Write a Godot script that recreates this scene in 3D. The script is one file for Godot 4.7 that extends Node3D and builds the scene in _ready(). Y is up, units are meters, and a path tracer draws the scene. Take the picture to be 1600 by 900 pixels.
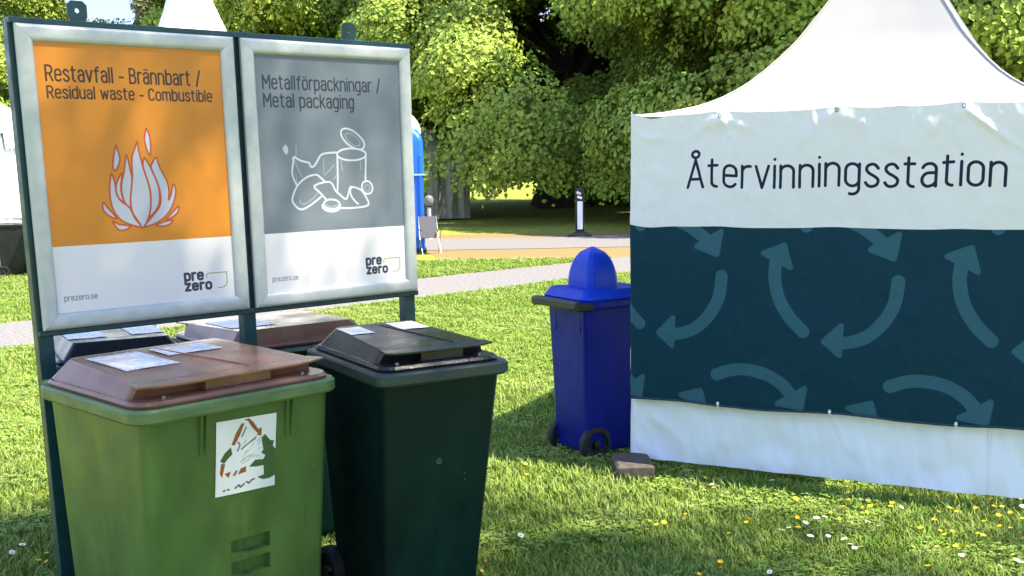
extends Node3D
# A recycling station in a park: waste bins under a double poster stand, a printed tent banner, lawn and trees.

const F := 1723.3
const CY := 581.0
const EYE := 1.75
var cam_r: Vector3
var cam_u: Vector3
var cam_f: Vector3
var taken := {}
var M := {}

# ---------- pixel of the 1600 x 900 photograph to a point at a given height ----------
func ray(px: float, py: float) -> Vector3:
	return cam_f + cam_r * ((px - 800.0) / F) - cam_u * ((py - CY) / F)
func at(px: float, py: float, h := 0.0) -> Vector3:
	var d := ray(px, py)
	return Vector3(0, EYE, 0) + d * ((h - EYE) / d.y)
func at_depth(px: float, py: float, depth: float) -> Vector3:
	var d := ray(px, py)
	return Vector3(0, EYE, 0) + d * (depth / -d.z)

# ---------- mesh builder ----------
class MB:
	var v := PackedVector3Array()
	var uv := PackedVector2Array()
	func tri(a: Vector3, b: Vector3, c: Vector3, ua := Vector2.ZERO, ub := Vector2.ZERO, uc := Vector2.ZERO) -> void:
		v.append(a); v.append(b); v.append(c)
		uv.append(ua); uv.append(ub); uv.append(uc)
	func quad(a: Vector3, b: Vector3, c: Vector3, d: Vector3, ua := Vector2(0, 0), ub := Vector2(1, 0), uc := Vector2(1, 1), ud := Vector2(0, 1)) -> void:
		tri(a, b, c, ua, ub, uc); tri(a, c, d, ua, uc, ud)
	func loft(rings: Array, cap0 := true, cap1 := true) -> void:
		for j in rings.size() - 1:
			var p: PackedVector3Array = rings[j]
			var q: PackedVector3Array = rings[j + 1]
			var n := p.size()
			for i in n:
				var k := (i + 1) % n
				quad(p[i], p[k], q[k], q[i])
		if cap0: cap(rings[0], true)
		if cap1: cap(rings[rings.size() - 1], false)
	func cap(r: PackedVector3Array, flip: bool) -> void:
		var c := Vector3.ZERO
		for p in r: c += p
		c /= r.size()
		for i in r.size():
			var k := (i + 1) % r.size()
			if flip: tri(c, r[k], r[i])
			else: tri(c, r[i], r[k])
	static func rr(w: float, d: float, r: float, seg := 4, fx := []) -> PackedVector2Array:
		var o := PackedVector2Array()
		var cs := [Vector2(w / 2 - r, d / 2 - r), Vector2(-w / 2 + r, d / 2 - r), Vector2(-w / 2 + r, -d / 2 + r), Vector2(w / 2 - r, -d / 2 + r)]
		for k in 4:
			for s in seg + 1:
				var a := (k + float(s) / seg) * PI / 2
				o.append(cs[k] + Vector2(cos(a), sin(a)) * r)
			if k == 0:
				for x in fx: o.append(Vector2(x, d / 2))
		return o
	static func ring(p: PackedVector2Array, y: float, off := Vector2.ZERO) -> PackedVector3Array:
		var o := PackedVector3Array()
		for q in p: o.append(Vector3(q.x + off.x, y, q.y + off.y))
		return o
	func box(t: Transform3D, s: Vector3, b := 0.004, seg := 2) -> void:
		b = minf(b, minf(s.x, minf(s.y, s.z)) * 0.45)
		var rings := []
		for e in [[-s.y / 2, b], [-s.y / 2 + b, 0.0], [s.y / 2 - b, 0.0], [s.y / 2, b]]:
			var r := ring(rr(s.x - 2 * e[1], s.z - 2 * e[1], maxf(b - e[1] * 0.6, 0.0004), seg), e[0])
			for i in r.size(): r[i] = t * r[i]
			rings.append(r)
		loft(rings)
	func tube(pts: Array, rad, seg := 8) -> void:
		var rings := []
		for i in pts.size():
			var p: Vector3 = pts[i]
			var a: Vector3 = pts[maxi(i - 1, 0)]
			var b: Vector3 = pts[mini(i + 1, pts.size() - 1)]
			var d := (b - a).normalized()
			var s := d.cross(Vector3.UP if absf(d.y) < 0.9 else Vector3.RIGHT).normalized()
			var u := s.cross(d)
			var r: float = rad[i] if rad is Array else rad
			var o := PackedVector3Array()
			for k in seg:
				var w := TAU * k / seg
				o.append(p + (s * cos(w) + u * sin(w)) * r)
			rings.append(o)
		loft(rings)
	func lathe(t: Transform3D, prof: Array, seg := 20) -> void:
		var rings := []
		for q in prof:
			var o := PackedVector3Array()
			for k in seg:
				var w := TAU * k / seg
				o.append(t * Vector3(cos(w) * q[0], q[1], sin(w) * q[0]))
			rings.append(o)
		loft(rings)
	func commit(crease := 40.0, closed := true) -> ArrayMesh:
		var nt := v.size() / 3
		var fn := PackedVector3Array()
		var vol := 0.0
		var c := Vector3.ZERO
		for p in v: c += p
		c /= maxf(v.size(), 1)
		for i in nt:
			var n := (v[i * 3 + 2] - v[i * 3]).cross(v[i * 3 + 1] - v[i * 3])
			fn.append(n)
			vol += n.dot(v[i * 3] - c)
		if closed and vol < 0.0:
			for i in nt:
				var tv := v[i * 3 + 1]; v[i * 3 + 1] = v[i * 3 + 2]; v[i * 3 + 2] = tv
				var tu := uv[i * 3 + 1]; uv[i * 3 + 1] = uv[i * 3 + 2]; uv[i * 3 + 2] = tu
				fn[i] = -fn[i]
		var at_key := {}
		var keys := []
		for i in v.size():
			var k := Vector3i((v[i] * 20000.0).round())
			keys.append(k)
			if at_key.has(k): at_key[k].append(i / 3)
			else: at_key[k] = [i / 3]
		var lim := cos(deg_to_rad(crease))
		var nn := PackedVector3Array()
		for i in v.size():
			var me := fn[i / 3]
			var mu := me.normalized()
			var s := Vector3.ZERO
			for f in at_key[keys[i]]:
				if fn[f].normalized().dot(mu) >= lim: s += fn[f]
			nn.append(s.normalized() if s.length_squared() > 1e-20 else Vector3.UP)
		var arr := []
		arr.resize(Mesh.ARRAY_MAX)
		arr[Mesh.ARRAY_VERTEX] = v
		arr[Mesh.ARRAY_NORMAL] = nn
		arr[Mesh.ARRAY_TEX_UV] = uv
		var m := ArrayMesh.new()
		m.add_surface_from_arrays(Mesh.PRIMITIVE_TRIANGLES, arr)
		return m

# ---------- scene helpers ----------
func numbered(n: String) -> String:
	if not taken.has(n):
		taken[n] = 0
		return n
	taken[n] += 1
	return "%s_%03d" % [n, taken[n]]
func put(mesh: Mesh, called: String, m: Material, parent: Node = self) -> MeshInstance3D:
	var o := MeshInstance3D.new()
	o.mesh = mesh
	o.material_override = m
	o.name = numbered(called) if parent == self else called
	parent.add_child(o, true)
	return o
func part(b: MB, called: String, m: Material, parent: Node = self, crease := 40.0, closed := true) -> MeshInstance3D:
	return put(b.commit(crease, closed), called, m, parent)
func tag(o: Node, label: String, category: String, group := "") -> void:
	o.set_meta("label", label)
	o.set_meta("category", category)
	if group: o.set_meta("group", group)
func thing(called: String, pos: Vector3, turn: float, label: String, category: String, group := "") -> Node3D:
	var o := Node3D.new()
	o.name = numbered(called)
	add_child(o)
	o.position = pos
	o.rotation.y = turn
	tag(o, label, category, group)
	return o
func structure(o: Node) -> void:
	o.set_meta("kind", "structure")
func T(x: float, y: float, z: float, ry := 0.0) -> Transform3D:
	return Transform3D(Basis(Vector3.UP, ry), Vector3(x, y, z))
func srgb(r: float, g: float, b: float) -> Color:
	return Color(r / 255.0, g / 255.0, b / 255.0)
func lin(r: float, g: float, b: float) -> Color:
	return Color(r, g, b).linear_to_srgb()

# ---------- materials ----------
func noise_tex(freq: float, lo: Color, hi: Color, sd: int, size := 512, oct := 4, mid = null, type := FastNoiseLite.TYPE_SIMPLEX_SMOOTH) -> NoiseTexture2D:
	var n := FastNoiseLite.new()
	n.seed = sd
	n.noise_type = type
	n.frequency = freq
	n.fractal_octaves = oct
	var g := Gradient.new()
	g.set_color(0, lo)
	g.set_color(1, hi)
	if mid != null: g.add_point(0.5, mid)
	var t := NoiseTexture2D.new()
	t.width = size
	t.height = size
	t.seamless = true
	t.noise = n
	t.color_ramp = g
	return t
func bump_tex(freq: float, sd: int, strength: float, size := 512, oct := 3) -> NoiseTexture2D:
	var n := FastNoiseLite.new()
	n.seed = sd
	n.frequency = freq
	n.fractal_octaves = oct
	var t := NoiseTexture2D.new()
	t.width = size
	t.height = size
	t.seamless = true
	t.as_normal_map = true
	t.bump_strength = strength
	t.noise = n
	return t
func mat(c: Color, rough := 0.6, metal := 0.0) -> StandardMaterial3D:
	var m := StandardMaterial3D.new()
	m.albedo_color = c
	m.roughness = rough
	m.metallic = metal
	return m
func worn(c: Color, rough: float, sd: int, spread := 0.16, scale := 1.4, nrm := 0.1) -> StandardMaterial3D:
	# moulded plastic or paint with scuffs: mottled colour, uneven gloss, faint relief
	var m := mat(c, 1.0)
	m.albedo_texture = noise_tex(0.012, Color.WHITE * (1.0 - spread), Color.WHITE, sd, 512, 5)
	m.roughness_texture = noise_tex(0.02, Color.WHITE * (rough - 0.1), Color.WHITE * (rough + 0.14), sd + 1, 256, 4)
	m.normal_enabled = true
	m.normal_texture = N_FINE
	m.normal_scale = nrm
	m.uv1_triplanar = true
	m.uv1_scale = Vector3.ONE * scale
	return m
var N_FINE: Texture2D
func scuffed(c: Color, rough: float, sd: int, mark: float) -> StandardMaterial3D:
	# bin plastic: cloudy fading, fine scratches, chalky specks and a few dried drips
	var m := worn(c, rough, sd, 0.16, 1.0, 0.08)
	var n := 768
	var img := Image.create(n, n, false, Image.FORMAT_RGB8)
	var nz := FastNoiseLite.new()
	nz.seed = sd
	nz.frequency = 0.006
	nz.fractal_octaves = 5
	for y in n:
		for x in n:
			var g := 0.8 + 0.14 * nz.get_noise_2d(x, y * 0.45)
			img.set_pixel(x, y, Color(g, g, g * 0.985))
	var rng := RandomNumberGenerator.new()
	rng.seed = sd
	for i in 60:
		var p := Vector2(rng.randf() * n, rng.randf() * n)
		var d := Vector2(rng.randfn(), rng.randfn() * 0.6) * rng.randf_range(4, 34)
		stroke(img, PackedVector2Array([p, p + d * 0.5 + Vector2(rng.randfn(), rng.randfn()) * 2.0, p + d]), rng.randf_range(0.35, 0.8), Color(1, 1, 1), mark * rng.randf_range(0.3, 1.0))
	for i in 50:
		var p := Vector2(rng.randf() * n, rng.randf() * n)
		stroke(img, PackedVector2Array([p, p + Vector2(rng.randfn(), rng.randfn()) * 1.5]), rng.randf_range(0.8, 2.6), Color(1, 1, 0.97), mark * rng.randf_range(0.5, 1.0))
	for i in 14:
		var p := Vector2(rng.randf() * n, rng.randf() * n)
		stroke(img, PackedVector2Array([p, p + Vector2(rng.randfn() * 2.0, rng.randf_range(30, 130))]), rng.randf_range(1.5, 5.0), Color(0.6, 0.58, 0.54), 0.3)
	m.albedo_texture = tex(img)
	m.albedo_color = Color(c.r * 1.08, c.g * 1.08, c.b * 1.08)
	return m

# ---------- drawing flat print into images ----------
func stroke(img: Image, pts: PackedVector2Array, r: float, col: Color, alpha := 1.0) -> void:
	if pts.is_empty(): return
	var lo := pts[0]
	var hi := pts[0]
	for p in pts:
		lo = lo.min(p); hi = hi.max(p)
	var x0 := maxi(int(lo.x - r - 2), 0)
	var y0 := maxi(int(lo.y - r - 2), 0)
	var x1 := mini(int(hi.x + r + 3), img.get_width())
	var y1 := mini(int(hi.y + r + 3), img.get_height())
	if x1 <= x0 or y1 <= y0: return
	var w := x1 - x0
	var mask := PackedFloat32Array()
	mask.resize(w * (y1 - y0))
	for i in maxi(pts.size() - 1, 1):
		var a := pts[i]
		var b := pts[mini(i + 1, pts.size() - 1)]
		var ab := b - a
		var l2 := maxf(ab.length_squared(), 1e-6)
		var sx0 := maxi(int(minf(a.x, b.x) - r - 1), x0)
		var sx1 := mini(int(maxf(a.x, b.x) + r + 2), x1)
		var sy0 := maxi(int(minf(a.y, b.y) - r - 1), y0)
		var sy1 := mini(int(maxf(a.y, b.y) + r + 2), y1)
		for y in range(sy0, sy1):
			for x in range(sx0, sx1):
				var p := Vector2(x + 0.5, y + 0.5)
				var q := clampf((p - a).dot(ab) / l2, 0.0, 1.0)
				var cov := clampf(r - p.distance_to(a + ab * q) + 0.5, 0.0, 1.0)
				var id := (y - y0) * w + x - x0
				if cov > mask[id]: mask[id] = cov
	for y in range(y0, y1):
		for x in range(x0, x1):
			var k := mask[(y - y0) * w + x - x0]
			if k > 0.0: img.set_pixel(x, y, img.get_pixel(x, y).lerp(col, k * alpha))
func fill(img: Image, poly: PackedVector2Array, col: Color) -> void:
	var lo := poly[0]
	var hi := poly[0]
	for p in poly:
		lo = lo.min(p); hi = hi.max(p)
	for y in range(maxi(int(lo.y), 0), mini(int(hi.y) + 1, img.get_height())):
		for x in range(maxi(int(lo.x), 0), mini(int(hi.x) + 1, img.get_width())):
			var k := 0.0
			for s in [Vector2(0.25, 0.25), Vector2(0.75, 0.25), Vector2(0.25, 0.75), Vector2(0.75, 0.75)]:
				if Geometry2D.is_point_in_polygon(Vector2(x, y) + s, poly): k += 0.25
			if k > 0.0: img.set_pixel(x, y, img.get_pixel(x, y).lerp(col, k))
func smooth(p: PackedVector2Array, closed := false, n := 5) -> PackedVector2Array:
	var o := PackedVector2Array()
	var c := p.size()
	for i in (c if closed else c - 1):
		var a := p[(i - 1 + c) % c] if closed or i > 0 else p[0]
		var d := p[(i + 2) % c] if closed or i + 2 < c else p[c - 1]
		for k in n: o.append(p[i].cubic_interpolate(p[(i + 1) % c], a, d, float(k) / n))
	o.append(p[0] if closed else p[c - 1])
	return o
func arc(cx: float, cy: float, rx: float, ry: float, a0: float, a1: float, n := 10) -> PackedVector2Array:
	var o := PackedVector2Array()
	for i in n + 1:
		var a := deg_to_rad(lerpf(a0, a1, float(i) / n))
		o.append(Vector2(cx + rx * cos(a), cy + ry * sin(a)))
	return o
func pv(a: Array) -> PackedVector2Array:
	var o := PackedVector2Array()
	for i in a.size() / 2: o.append(Vector2(a[2 * i], a[2 * i + 1]))
	return o
func bowl(open := 0) -> PackedVector2Array:
	# narrow stadium of x-height; open 1: gap on the right as in c
	if open == 1: return arc(0.2, 0.55, 0.2, 0.21, 25, 180) + arc(0.2, 0.21, 0.2, 0.21, 180, 335)
	var o := arc(0.2, 0.55, 0.2, 0.21, 0, 180) + arc(0.2, 0.21, 0.2, 0.21, 180, 360)
	o.append(Vector2(0.4, 0.55))
	return o
func glyph(ch: String) -> Array:
	# a plain narrow grotesque as centre lines: [width, stroke, stroke ...], cap height 1, x-height 0.76
	match ch:
		"A", "Å":
			var g := [0.5, pv([0, 0, 0.25, 1, 0.5, 0]), pv([0.08, 0.3, 0.42, 0.3])]
			if ch == "Å": g.append(arc(0.25, 1.2, 0.12, 0.12, 0, 360, 16))
			return g
		"B": return [0.44, pv([0, 0, 0, 1]), pv([0, 1]) + arc(0.2, 0.77, 0.2, 0.23, 90, -90) + pv([0, 0.54]), pv([0, 0.54]) + arc(0.22, 0.27, 0.22, 0.27, 90, -90) + pv([0, 0])]
		"C": return [0.44, arc(0.22, 0.74, 0.22, 0.26, 20, 180) + arc(0.22, 0.26, 0.22, 0.26, 180, 340)]
		"M": return [0.56, pv([0, 0, 0, 1, 0.28, 0.38, 0.56, 1, 0.56, 0])]
		"R": return [0.46, pv([0, 0, 0, 1]) + arc(0.22, 0.74, 0.22, 0.26, 90, -90) + pv([0, 0.48]), pv([0.24, 0.48, 0.46, 0])]
		"a", "ä":
			var g := [0.38, arc(0.19, 0.56, 0.19, 0.2, 160, 0) + pv([0.38, 0]), pv([0.38, 0.45]) + arc(0.18, 0.225, 0.18, 0.225, 90, 270) + pv([0.3, 0.04, 0.38, 0.14])]
			if ch == "ä": g.append(pv([0.1, 0.97, 0.1, 0.975])); g.append(pv([0.28, 0.97, 0.28, 0.975]))
			return g
		"b": return [0.4, pv([0, 0, 0, 1]), bowl()]
		"c": return [0.38, bowl(1)]
		"d": return [0.4, pv([0.4, 0, 0.4, 1]), bowl()]
		"e": return [0.4, pv([0, 0.4, 0.4, 0.4]) + arc(0.2, 0.55, 0.2, 0.21, 0, 180) + arc(0.2, 0.21, 0.2, 0.21, 180, 330)]
		"f": return [0.3, pv([0.11, 0]) + arc(0.29, 0.82, 0.18, 0.18, 180, 90), pv([0, 0.76, 0.28, 0.76])]
		"g": return [0.4, bowl(), pv([0.4, 0.76]) + arc(0.2, -0.08, 0.2, 0.2, 0, -110)]
		"i": return [0.0, pv([0, 0, 0, 0.76]), pv([0, 0.99, 0, 0.995])]
		"k": return [0.36, pv([0, 0, 0, 1]), pv([0.34, 0.76, 0.0, 0.3]), pv([0.12, 0.45, 0.37, 0])]
		"l": return [0.02, pv([0, 0, 0, 1])]
		"m": return [0.66, pv([0, 0, 0, 0.76]), arc(0.165, 0.56, 0.165, 0.2, 180, 0) + pv([0.33, 0]), arc(0.495, 0.56, 0.165, 0.2, 180, 0) + pv([0.66, 0])]
		"n": return [0.4, pv([0, 0, 0, 0.76]), arc(0.2, 0.55, 0.2, 0.21, 180, 0) + pv([0.4, 0])]
		"o", "ö":
			var g := [0.4, bowl()]
			if ch == "ö": g.append(pv([0.1, 0.97, 0.1, 0.975])); g.append(pv([0.3, 0.97, 0.3, 0.975]))
			return g
		"p": return [0.4, pv([0, -0.28, 0, 0.76]), bowl()]
		"r": return [0.24, pv([0, 0, 0, 0.76]), arc(0.2, 0.55, 0.2, 0.21, 180, 75)]
		"s": return [0.36, smooth(pv([0.35, 0.62, 0.27, 0.73, 0.17, 0.76, 0.05, 0.7, 0.02, 0.57, 0.1, 0.45, 0.26, 0.34, 0.36, 0.22, 0.32, 0.06, 0.19, 0, 0.07, 0.03, 0.0, 0.13]))]
		"t": return [0.3, pv([0.1, 0.96]) + arc(0.26, 0.16, 0.16, 0.16, 180, 270), pv([0, 0.76, 0.27, 0.76])]
		"u": return [0.4, pv([0.4, 0.76, 0.4, 0]), pv([0, 0.76]) + arc(0.2, 0.21, 0.2, 0.21, 180, 360)]
		"v": return [0.4, pv([0, 0.76, 0.2, 0, 0.4, 0.76])]
		"w": return [0.6, pv([0, 0.76, 0.15, 0, 0.3, 0.66, 0.45, 0, 0.6, 0.76])]
		"z": return [0.36, pv([0, 0.76, 0.36, 0.76, 0, 0, 0.36, 0])]
		"-": return [0.26, pv([0, 0.38, 0.26, 0.38])]
		"/": return [0.28, pv([0, -0.06, 0.28, 1.04])]
		".": return [0.0, pv([0, 0.02, 0, 0.03])]
	return [0.14]
func write(img: Image, text: String, x: float, y: float, width: float, cap: float, r: float, col: Color, gap := 0.2) -> void:
	# text set from x, baseline y, stretched to the given width, all in pixels
	var total := -gap
	for i in text.length(): total += glyph(text[i])[0] + gap
	var sx := width / total
	var cur := 0.0
	for i in text.length():
		var g := glyph(text[i])
		for k in range(1, g.size()):
			var o := PackedVector2Array()
			for p in g[k]: o.append(Vector2(x + (cur + p.x) * sx, y - p.y * cap))
			stroke(img, o, r, col)
		cur += g[0] + gap
func tex(img: Image) -> ImageTexture:
	img.generate_mipmaps()
	return ImageTexture.create_from_image(img)

# ---------- flat print ----------
const FLAME := [
	[0.549,0.308,0.562,0.335,0.565,0.373,0.558,0.41,0.545,0.399,0.536,0.373,0.533,0.346,0.541,0.322],
	[0.375,0.372,0.382,0.393,0.39,0.42,0.381,0.446,0.361,0.469,0.349,0.456,0.354,0.424,0.364,0.396],
	[0.492,0.359,0.494,0.388,0.504,0.426,0.515,0.464,0.53,0.507,0.541,0.55,0.541,0.599,0.526,0.648,0.49,0.693,0.466,0.67,0.436,0.629,0.431,0.585,0.439,0.543,0.45,0.495,0.452,0.447,0.457,0.415,0.474,0.386],
	[0.425,0.409,0.434,0.431,0.44,0.463,0.447,0.5,0.439,0.543,0.43,0.585,0.428,0.612,0.401,0.595,0.39,0.568,0.386,0.536,0.394,0.504,0.407,0.473,0.415,0.441],
	[0.395,0.478,0.39,0.504,0.383,0.536,0.387,0.568,0.396,0.59,0.373,0.578,0.358,0.557,0.357,0.53,0.37,0.504],
	[0.339,0.48,0.353,0.514,0.357,0.551,0.376,0.584,0.422,0.612,0.448,0.656,0.479,0.69,0.422,0.679,0.371,0.659,0.337,0.625,0.323,0.583,0.323,0.54,0.33,0.503],
	[0.524,0.421,0.541,0.442,0.558,0.464,0.574,0.497,0.59,0.535,0.593,0.579,0.577,0.617,0.53,0.651,0.54,0.61,0.544,0.556,0.533,0.512,0.518,0.474,0.513,0.447],
	[0.59,0.421,0.602,0.454,0.626,0.492,0.643,0.52,0.648,0.558,0.642,0.588,0.658,0.567,0.676,0.526,0.688,0.548,0.68,0.581,0.656,0.619,0.612,0.656,0.555,0.679,0.495,0.69,0.529,0.661,0.585,0.617,0.599,0.574,0.59,0.53,0.571,0.491,0.556,0.459,0.573,0.432],
	[0.285,0.589,0.302,0.608,0.329,0.631,0.349,0.653,0.313,0.643,0.285,0.624,0.278,0.605],
	[0.326,0.662,0.354,0.674,0.399,0.681,0.421,0.687,0.382,0.699,0.348,0.693],
	[0.697,0.615,0.691,0.637,0.661,0.655,0.619,0.667,0.654,0.641],
	[0.655,0.669,0.637,0.685,0.601,0.691,0.562,0.687,0.602,0.675],
]
const CAN_THICK := [
	[0.712,0.388,0.699,0.393,0.68,0.394,0.657,0.391,0.633,0.384,0.609,0.374,0.588,0.361,0.572,0.348,0.561,0.335,0.557,0.322,0.56,0.312,0.57,0.305,0.587,0.302,0.607,0.303,0.631,0.308,0.655,0.316,0.678,0.328,0.697,0.341,0.712,0.355,0.719,0.368,0.719,0.379,0.712,0.388],
	[0.729,0.417,0.724,0.425,0.71,0.431,0.688,0.437,0.66,0.441,0.63,0.442,0.6,0.441,0.571,0.438,0.548,0.433,0.532,0.426,0.524,0.419,0.524,0.411,0.534,0.404,0.552,0.397,0.576,0.393,0.605,0.39,0.635,0.39,0.665,0.392,0.692,0.396,0.713,0.402,0.725,0.409,0.729,0.417],
	[0.524,0.422,0.52,0.502,0.515,0.575],
	[0.726,0.427,0.717,0.538],
	[0.218,0.434,0.227,0.424,0.238,0.429,0.276,0.442,0.324,0.45,0.334,0.466,0.354,0.466,0.381,0.444,0.412,0.416,0.467,0.408,0.521,0.407],
	[0.222,0.436,0.207,0.491,0.217,0.521,0.235,0.547],
	[0.426,0.531,0.398,0.515,0.367,0.502,0.301,0.513,0.238,0.547,0.202,0.596,0.204,0.621,0.248,0.65,0.305,0.639,0.373,0.611,0.397,0.599],
	[0.434,0.613,0.392,0.581,0.354,0.55,0.462,0.535,0.5,0.574,0.532,0.593,0.577,0.613,0.603,0.564,0.629,0.561,0.68,0.574,0.712,0.601,0.734,0.644,0.637,0.654,0.534,0.653],
	[0.659,0.637,0.647,0.631,0.636,0.623,0.626,0.615,0.617,0.607,0.611,0.598,0.607,0.589,0.605,0.582,0.605,0.575,0.609,0.569,0.614,0.565,0.622,0.562],
	[0.526,0.636,0.523,0.642,0.515,0.648,0.503,0.652,0.488,0.655,0.471,0.655,0.455,0.654,0.439,0.651,0.427,0.647,0.418,0.641,0.413,0.635,0.414,0.629,0.42,0.623,0.429,0.618,0.443,0.614,0.459,0.612,0.476,0.613,0.492,0.615,0.506,0.618,0.517,0.623,0.524,0.629,0.526,0.636],
	[0.53,0.639,0.53,0.645,0.527,0.65,0.521,0.655,0.511,0.66,0.5,0.663,0.486,0.665,0.472,0.666,0.457,0.665,0.443,0.663,0.43,0.66,0.42,0.656,0.411,0.651,0.406,0.646,0.404,0.64,0.406,0.634],
	[0.766,0.558,0.769,0.566,0.768,0.575,0.763,0.583,0.756,0.589,0.746,0.592,0.735,0.594,0.723,0.593,0.711,0.589,0.702,0.583,0.695,0.576,0.69,0.567,0.69,0.559,0.693,0.551,0.699,0.544,0.707,0.539,0.718,0.536,0.73,0.536,0.741,0.538,0.752,0.543,0.761,0.55,0.766,0.558],
]
const CAN_THIN := [
	[0.685,0.376,0.677,0.379,0.665,0.379,0.651,0.377,0.636,0.372,0.621,0.366,0.608,0.358,0.597,0.35,0.59,0.341,0.587,0.334,0.588,0.328,0.594,0.324,0.604,0.322,0.617,0.323,0.632,0.326,0.647,0.332,0.661,0.339,0.674,0.347,0.683,0.356,0.688,0.364,0.689,0.371,0.685,0.376],
	[0.229,0.442,0.253,0.482,0.273,0.512],
	[0.427,0.432,0.421,0.495],
	[0.495,0.461,0.459,0.486,0.424,0.506],
	[0.511,0.507,0.488,0.525],
	[0.248,0.615,0.274,0.629,0.341,0.605,0.384,0.576],
	[0.251,0.617,0.252,0.607],
	[0.547,0.441,0.555,0.488],
	[0.684,0.448,0.689,0.485],
	[0.746,0.564,0.747,0.569,0.747,0.573,0.745,0.576,0.742,0.579,0.737,0.581,0.732,0.582,0.726,0.581,0.721,0.579,0.717,0.576,0.713,0.573,0.711,0.568,0.711,0.564,0.712,0.56,0.714,0.557,0.718,0.554,0.723,0.553,0.729,0.553,0.734,0.554,0.739,0.557,0.743,0.56,0.746,0.564],
	[0.428,0.633,0.46,0.647,0.511,0.636],
	[0.243,0.377,0.24,0.422],
	[0.235,0.537,0.231,0.497],
]
func px_list(a: Array, w: int, h: int) -> PackedVector2Array:
	var o := pv(a)
	for i in o.size(): o[i] *= Vector2(w, h)
	return o
func poster_image(kind: int) -> Image:
	var w := 704
	var h := 976
	var img := Image.create(w, h, false, Image.FORMAT_RGB8)
	var white := srgb(222, 217, 214)
	var main := srgb(206, 128, 26) if kind == 0 else srgb(104, 114, 121)
	img.fill(white)
	img.fill_rect(Rect2i(0, 0, w, int(h * 0.748)), main)
	var ink := srgb(62, 40, 24) if kind == 0 else srgb(34, 40, 50)
	if kind == 0:
		write(img, "Restavfall - Brännbart /", 0.05 * w, 0.137 * h, 0.82 * w, 0.054 * h, 3.5, ink)
		write(img, "Residual waste - Combustible", 0.05 * w, 0.199 * h, 0.885 * w, 0.042 * h, 3.1, ink)
		for f in FLAME:
			var p := smooth(px_list(f, w, h), true, 4)
			fill(img, p, srgb(184, 185, 192))
		for f in FLAME:
			stroke(img, smooth(px_list(f, w, h), true, 4), 3.2, srgb(182, 74, 26))
	else:
		write(img, "Metallförpackningar /", 0.05 * w, 0.139 * h, 0.8 * w, 0.054 * h, 3.5, ink)
		write(img, "Metal packaging", 0.05 * w, 0.214 * h, 0.605 * w, 0.054 * h, 3.5, ink)
		for f in CAN_THIN: stroke(img, smooth(px_list(f, w, h), false, 3), 2.2, srgb(160, 166, 172), 0.7)
		for f in CAN_THICK: stroke(img, smooth(px_list(f, w, h), false, 3), 4.0, srgb(190, 193, 197))
		fill(img, px_list([0.155, 0.385, 0.175, 0.37, 0.19, 0.385, 0.19, 0.405, 0.175, 0.415, 0.16, 0.4], w, h), srgb(178, 182, 186))
	# the maker's mark: two words and a speech-bubble outline
	var dark := srgb(44, 48, 62)
	write(img, "pre", 0.705 * w, 0.917 * h, 0.105 * w, 0.036 * h, 5.0, dark, 0.24)
	write(img, "zero", 0.705 * w, 0.958 * h, 0.15 * w, 0.034 * h, 5.0, dark, 0.24)
	stroke(img, px_list([0.832, 0.915, 0.832, 0.902, 0.842, 0.895, 0.955, 0.895, 0.955, 0.94, 0.945, 0.953, 0.925, 0.958, 0.9, 0.958], w, h), 2.0, srgb(136, 152, 70))
	write(img, "prezero.se", 0.04 * w, 0.955 * h, 0.17 * w, 0.02 * h, 1.6, srgb(120, 122, 132))
	return img
const BX := 800.0
func bp(a: Array, shift := 0.0) -> PackedVector2Array:
	var o := PackedVector2Array()
	for i in a.size() / 2: o.append(Vector2((a[2 * i] + shift + 0.055) * BX, (2.0 - a[2 * i + 1]) * BX))
	return o
func banner_image() -> Image:
	var img := Image.create(1880, 1256, false, Image.FORMAT_RGB8)
	img.fill(srgb(228, 226, 219))
	img.fill_rect(Rect2i(0, int(0.597 * BX), 1880, 800), srgb(0, 52, 65))
	write(img, "Återvinningsstation", 0.356 * BX, 0.387 * BX, 1.55 * BX, 0.145 * BX, 5.9, srgb(26, 36, 58), 0.19)
	var light := srgb(48, 92, 102)
	for k in range(-1, 3):
		var s := k * 0.9
		var arrows := [
			[[0.494, 1.142, 0.48, 1.03, 0.43, 0.93, 0.35, 0.85, 0.26, 0.814, 0.2, 0.81], [0.14, 0.815, 0.226, 0.9, 0.22, 0.745]],
			[[0.934, 0.863, 0.86, 0.94, 0.8, 1.04, 0.776, 1.15, 0.782, 1.24], [0.715, 1.272, 0.822, 1.315, 0.855, 1.2]],
			[[0.475, 0.606, 0.55, 0.637, 0.64, 0.648, 0.74, 0.63, 0.83, 0.58, 0.89, 0.51], [0.81, 0.475, 0.95, 0.56, 0.935, 0.455]],
			[[0.2, 1.45, 0.313, 1.405, 0.414, 1.33], [0.355, 1.297, 0.487, 1.377, 0.468, 1.257]],
			[[0.3, 0.35, 0.35, 0.42, 0.37, 0.46], [0.275, 0.47, 0.388, 0.508, 0.415, 0.42]],
			[[0.943, 1.43, 0.935, 1.412], []]]
		for a in arrows:
			var layer := smooth(bp(a[0], s), false, 4)
			stroke(img, layer, 0.033 * BX, light)
			if a[1].size():
				var hd := bp(a[1], s)
				fill(img, hd, light)
				hd.append(hd[0])
				stroke(img, hd, 0.014 * BX, light)
	# the white field stays clean above the print
	img.fill_rect(Rect2i(0, int(0.445 * BX), 1880, int(0.152 * BX)), srgb(228, 226, 219))
	return img
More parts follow.
